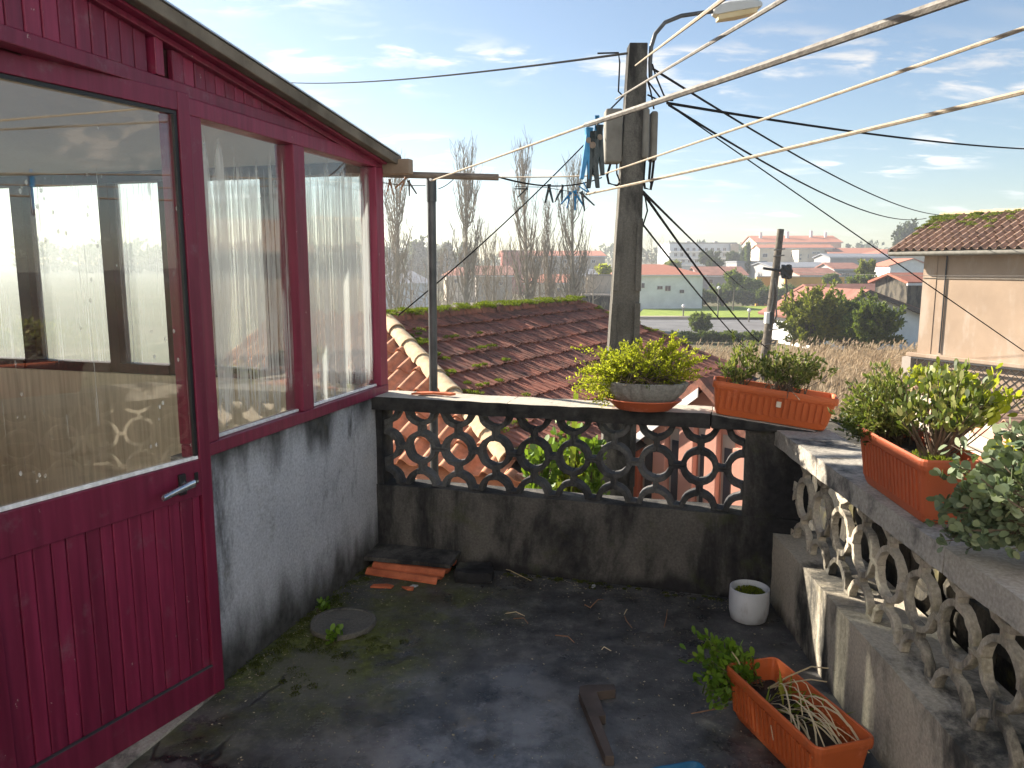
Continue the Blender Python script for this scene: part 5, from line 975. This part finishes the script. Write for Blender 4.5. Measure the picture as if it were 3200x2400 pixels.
tree('round_bush', 'round green bush alone beside the grey road', 2190, 1042, 975, 58, 76, 'leaf_tree', 204, 90, 110, .22, trunk=0)
tree('conifer', 'yellow green conifer above the near roofs', 2702, 905, 812, 72, 62, 'leaf_olive', 205, 80, 70, .3); tree('conifer', 'wide light green bush below the yellow green conifer', 2690, 915, 858, 70, 110, 'leaf_tree', 206, 80, 60, .3); tree('round_bush', 'small dark bush at the end of the ochre wall', 2600, 900, 855, 90, 50, 'leaf_tree', 207, 50, 50, .35)
tree('round_bush', 'tall dark shrub left end of the big hedge', 2292, 905, 845, 86, 62, 'leaf_tree', 208, 60, 60, .35); tree('round_bush', 'clipped dome bush in front of the apartment block', 2237, 838, 812, 130, 48, 'leaf_far', 209, 40, 60, .5, trunk=0); tree('round_bush', 'pale green bush above the white house roof', 2105, 842, 818, 125, 46, 'leaf_olive', 210, 40, 60, .5, trunk=0)
tree('broad_tree', 'wide tree covering the apartment block middle', 2215, 830, 785, 150, 72, 'leaf_far', 211, 60, 60, .6); tree('broad_tree', 'dark tree at the right corner of the apartment block', 2290, 828, 790, 160, 50, 'leaf_far', 212, 50, 60, .6)
tree('cypress', 'tall slim dark cypress left of the cream building', 2334, 855, 752, 150, 11, 'leaf_tree', 213, 60, 60, .45, zfac=1.05, flat=1); tree('cypress', 'shorter thin cypress beside the tall one', 2320, 850, 774, 155, 8, 'leaf_far', 214, 40, 50, .45, flat=1)
for k, (u, v0, v1, w, Y, lab) in enumerate(((2175, 955, 900, 130, 100, 'left end of the tall hedge by the lawn, sunlit top'), (2255, 955, 888, 130, 101, 'dark hedge bush second from the white house'), (2335, 955, 895, 120, 101, 'dark hedge bush in the middle of the lawn edge'), (2400, 955, 890, 110, 100, 'hedge bush right behind the wooden pole'), (2470, 952, 890, 120, 99, 'wide light hedge bush right of the wooden pole'), (2340, 905, 870, 80, 95, 'dark domed shrub above the hedge line'))):
    tree('hedge_bush', lab, u, v0, v1, Y, w, 'leaf_tree', 220+k, 90, 80, .36, group='hedge along the lawn', trunk=0)
for k, (u0, u1) in enumerate(((2080, 2160), (2160, 2240), (2240, 2320), (2320, 2400))): tree('low_hedge', ['first', 'second', 'third', 'fourth'][k]+' low hedge clump from the concrete pole, between road and field', (u0+u1)/2, 1068, 1036, 50, 105, 'leaf_tree', 230+k, 60, 70, .16, group='low hedge by the road', trunk=0, cat='hedge')
tree('fir_tree', 'hazy dark conifer rising behind the beige house roof', 2835, 800, 690, 175, 90, 'leaf_far', 240, 70, 70, .8)
for k, (u, v1, w, Y, lab) in enumerate(((1300, 745, 75, 165, 'tall hazy pine left of the clothesline post'), (1345, 765, 60, 170, 'lower hazy pine touching the clothesline post'), (1395, 770, 70, 168, 'hazy pine just right of the clothesline post'), (1455, 760, 70, 172, 'dark pine behind the second poplar'), (1225, 770, 60, 180, 'hazy pine next to the porch corner'))): tree('pine_tree', lab, u, 885, v1, Y, w, 'leaf_far', 250+k, 60, 80, 1.0, group='far pines')
tree('yellow_tree', 'small bright yellow tree left of the concrete pole', 1885, 860, 828, 80, 50, 'leaf_lime', 260, 50, 50, .3)
wd = MB(); rng = np.random.default_rng(77)
for i in range(150):
    x = rng.uniform(-230, 330); y = rng.uniform(330, 430); s_ = rng.uniform(6, 12); zc = gz(x, y)-2+(5 if x < -20 else 0)
    q = rng.normal(size=(170, 3)); q /= np.linalg.norm(q, axis=1)[:, None]; P = np.array([x, y, zc])+q*np.array([s_*.8, s_*.6, s_*.62])*rng.uniform(.6, 1, (170, 1)); P[:, 2] += s_*.4; wd.quads(leaf_quads(P, q+rng.normal(size=q.shape)*.5, 2.4, 1.8, rng))
tag(part('far_woodland', wd, 'leaf_far', None), 'far wooded skyline beyond the village', 'woodland', None, 'stuff')
ORD = 'first second third fourth fifth sixth seventh eighth ninth tenth eleventh twelfth thirteenth fourteenth fifteenth sixteenth seventeenth eighteenth nineteenth twentieth twenty-first twenty-second twenty-third'.split()
def bare_tree(name, label, u, v0, v1, Y, wpx, seed, nb_=46, group='bare poplars', sub=7, r0=None):
    rng = np.random.default_rng(seed); c = at(u, v0, Y); top = at(u, v1, Y).z; zb = gz(c.x, Y); h = top-zb; w = wpx*Y/FPX/2; r = thing(name, label, 'tree', (c.x, Y, zb), 0, group)
    r0 = r0 or h*.016; lean = rng.normal(0, .015, 2); tr = lambda t: np.array([lean[0]*h*t+.04*h*math.sin(t*4+seed)*.25, lean[1]*h*t, h*t])
    part('trunk', MB().tube([tr(t) for t in np.linspace(0, 1, 9)], np.linspace(r0, r0*.12, 9), 6), 'poplar_bark', r, True); b = MB()
    for i in range(nb_):
        t = rng.uniform(.16, .93); p = tr(t); a = rng.uniform(0, 2*math.pi); ext = w*(.35+.75*math.sin(math.pi*min(1, (t+.10)))**.7)*rng.uniform(.5, 1.1); ln_ = min(h*(1.0-t)+.06*h, h*rng.uniform(.16, .34)); k = np.linspace(0, 1, 6)
        path = np.column_stack([p[0]+math.cos(a)*ext*k**.6, p[1]+math.sin(a)*ext*k**.6, p[2]+ln_*k**1.25]); path += rng.normal(size=path.shape)*h*.003; br = r0*.34*(1-t*.6); b.tube(path, np.linspace(br, br*.22, 6), 4, False)
        for j in range(sub):
            q = rng.uniform(.2, .98); s0 = np.array([np.interp(q, k, path[:, m]) for m in range(3)]); a2 = rng.uniform(0, 2*math.pi); l2 = ln_*rng.uniform(.18, .42); e = s0+np.array([math.cos(a2)*l2*.35, math.sin(a2)*l2*.35, l2*.9]); m_ = (s0+e)/2+rng.normal(size=3)*l2*.05; b.tube([s0, m_, e], [br*.42, br*.32, br*.2], 3, False)
    part('crown', b, 'poplar_bark', r, True); return r
for k, (u, v1, w, Y, lab) in enumerate(((1245, 540, 82, 52, 'bare poplar between porch corner and clothesline post'), (1452, 500, 84, 50, 'tall bare poplar right of the clothesline post'), (1640, 498, 84, 52, 'tall bare poplar under the hanging black pegs'), (1716, 655, 38, 56, 'slim short poplar between the two tall ones'), (1797, 540, 100, 50, 'widest bare poplar just left of the concrete pole'))):
    bare_tree('poplar_tree', lab, u, 1000, v1, Y, w*1.15, 300+k, 60, 'bare poplars', 8)
for k, (u, v1, w, Y) in enumerate(sorted(((1215, 760, 60, 46), (1285, 800, 70, 60), (1375, 790, 70, 55), (1400, 770, 60, 58), (1520, 710, 60, 56), (1545, 735, 70, 54), (1580, 760, 80, 60), (1690, 760, 70, 58), (1750, 770, 80, 60), (1670, 800, 90, 64), (1830, 800, 60, 60), (1490, 800, 70, 62), (1240, 830, 90, 66), (1330, 840, 90, 68), (1430, 830, 90, 66), (1610, 800, 90, 66), (1650, 780, 80, 62), (1770, 750, 80, 58), (1850, 830, 70, 55), (1720, 820, 100, 68), (1550, 820, 100, 70), (1795, 800, 90, 64)))):
    bare_tree('bare_tree', ORD[k]+' thin leafless scrub tree from the porch corner', u, 1000, v1, Y, w*1.5, 320+k, 30, 'bare scrub trees', 6)
bare_tree('bare_tree', 'pale leafless tree above the white house roof right of the pole', 2035, 860, 738, 120, 110, 340, 50, None, 7, .12)
# ------------------------------------------------------------------ second pole, lamps, field
wf = at(2385, 1160, 24); wt = at(2440, 716, 24); wp2 = thing('wooden_pole', 'leaning weathered wooden pole with cable clamps in the dry field', 'utility pole', wf-Vector((0, 0, .6)))
O2 = wf-Vector((0, 0, .6)); part('shaft', MB().tube([(0, 0, 0), (wf-O2), (wt-O2)], [.15, .145, .10], 10), 'bark', wp2, True)
p_ = lambda u, v, dy=-.14: at(u, v, 24)-O2+Vector((0, dy, 0))
part('crossarm', MB().tube([p_(2380, 838), p_(2470, 852)], .045, 6), 'black_plastic', wp2); part('clamp', MB().rough(p_(2436, 860)-Vector((.0, .1, .1)), p_(2468, 838)+Vector((0, .1, .1)), .1, .06, 4, .3), 'black_plastic', wp2)
for u0, v0, u1, v1 in ((2412, 870, 2398, 1000), (2416, 870, 2420, 960), (2450, 870, 2448, 940), (2420, 960, 2412, 1010)): part('cable_run', MB().tube([p_(u0, v0), p_((u0+u1)/2+6, (v0+v1)/2), p_(u1, v1)], .028, 5), 'rope_grey', wp2, True)
part('meter_box', MB().box(p_(2385, 1010)-Vector((0, .1, 0)), p_(2402, 975)+Vector((0, .1, 0))), 'white_stucco', wp2, bevel=.02); part('meter_box', MB().box(p_(2396, 1015)-Vector((0, .12, 0)), p_(2408, 972)), 'black_plastic', wp2, bevel=.02)
for u, v in ((2430, 782), (2428, 802), (2415, 1030), (2402, 1075)): q = p_(u, v, 0); part('band', MB().tube([q-Vector((.17, .16, 0)), q+Vector((.17, -.16, .04))], .02, 5), 'rope_grey', wp2)
for k, (u, v0, v1, Y, lab) in enumerate(((2243, 985, 905, 76, 'thin white pole standing on the lawn'), (2135, 990, 962, 74, 'short lamp post on the left of the lawn'), (2340, 1000, 976, 70, 'short lamp post with white globe by the wooden pole'))):
    r = thing('street_lamp', lab, 'lamp post', at(u, v0, Y)); h = at(u, v1, Y).z-at(u, v0, Y).z; part('post', MB().tube([(0, 0, -.6), (0, 0, h)], .07, 6), 'lime_box', r, True); part('lamp', MB().lathe([(.02, h), (.16, h+.1), (.18, h+.2), (.1, h+.32), (.02, h+.34)], 10), 'white_stucco', r, True)
gr = MB(); rng = np.random.default_rng(88); n = 34000
x = rng.uniform(3.2, 22, n); y = rng.uniform(14.5, 33, n); ok = (x/y > .23) & (x/y < .60); x, y = x[ok], y[ok]; n = len(x)
cl = np.array([mnoise.noise(Vector((a*.35, b*.35, 3))) for a, b in zip(x, y)]); z = np.array([gz(a, b) for a, b in zip(x, y)])
P = np.column_stack([x, y, z]); D = np.column_stack([rng.normal(.15, .22, n), rng.normal(0, .22, n), np.ones(n)]); L_ = (.6+.4*cl)*rng.uniform(.55, 1.45, n); D = D/np.linalg.norm(D, axis=1)[:, None]
S_ = np.column_stack([rng.normal(size=n), rng.normal(size=n)*.4, np.zeros(n)]); S_ /= np.linalg.norm(S_, axis=1)[:, None]; Wd = rng.uniform(.006, .018, n)[:, None]; tip = P+D*L_[:, None]+np.column_stack([rng.normal(.1, .12, n), rng.normal(0, .1, n), -.05*np.ones(n)])
gr.quads(np.stack([P-S_*Wd, P+S_*Wd, P+D*L_[:, None]*.6+S_*Wd*.9, tip, P+D*L_[:, None]*.6-S_*Wd*.9], 1)); sel = rng.uniform(size=n) < .30; tp = tip[sel]; m = len(tp)
gr.quads(leaf_quads(tp, np.column_stack([rng.normal(.3, .3, m), rng.normal(0, .3, m), np.ones(m)*.7]), .22, .05, rng)); tag(part('dry_grass', gr, 'dry_grass', None), 'tall pale dry grass filling the field by the wooden pole', 'grass', None, 'stuff')
hz = MB().box((-260, -6, -8), (340, 300, 16)); hob = part('haze', hz, None, None); tag(hob, kind='stuff')
hm_ = bpy.data.materials.new('haze_air'); hm_.use_nodes = True; nt = hm_.node_tree; nt.nodes.clear()
pv = nt.nodes.new('ShaderNodeVolumePrincipled'); pv.inputs['Color'].default_value = (.92, .95, 1, 1); pv.inputs['Density'].default_value = .0013; pv.inputs['Anisotropy'].default_value = .5
mo = nt.nodes.new('ShaderNodeOutputMaterial'); nt.links.new(pv.outputs[0], mo.inputs['Volume']); hob.data.materials.append(hm_)
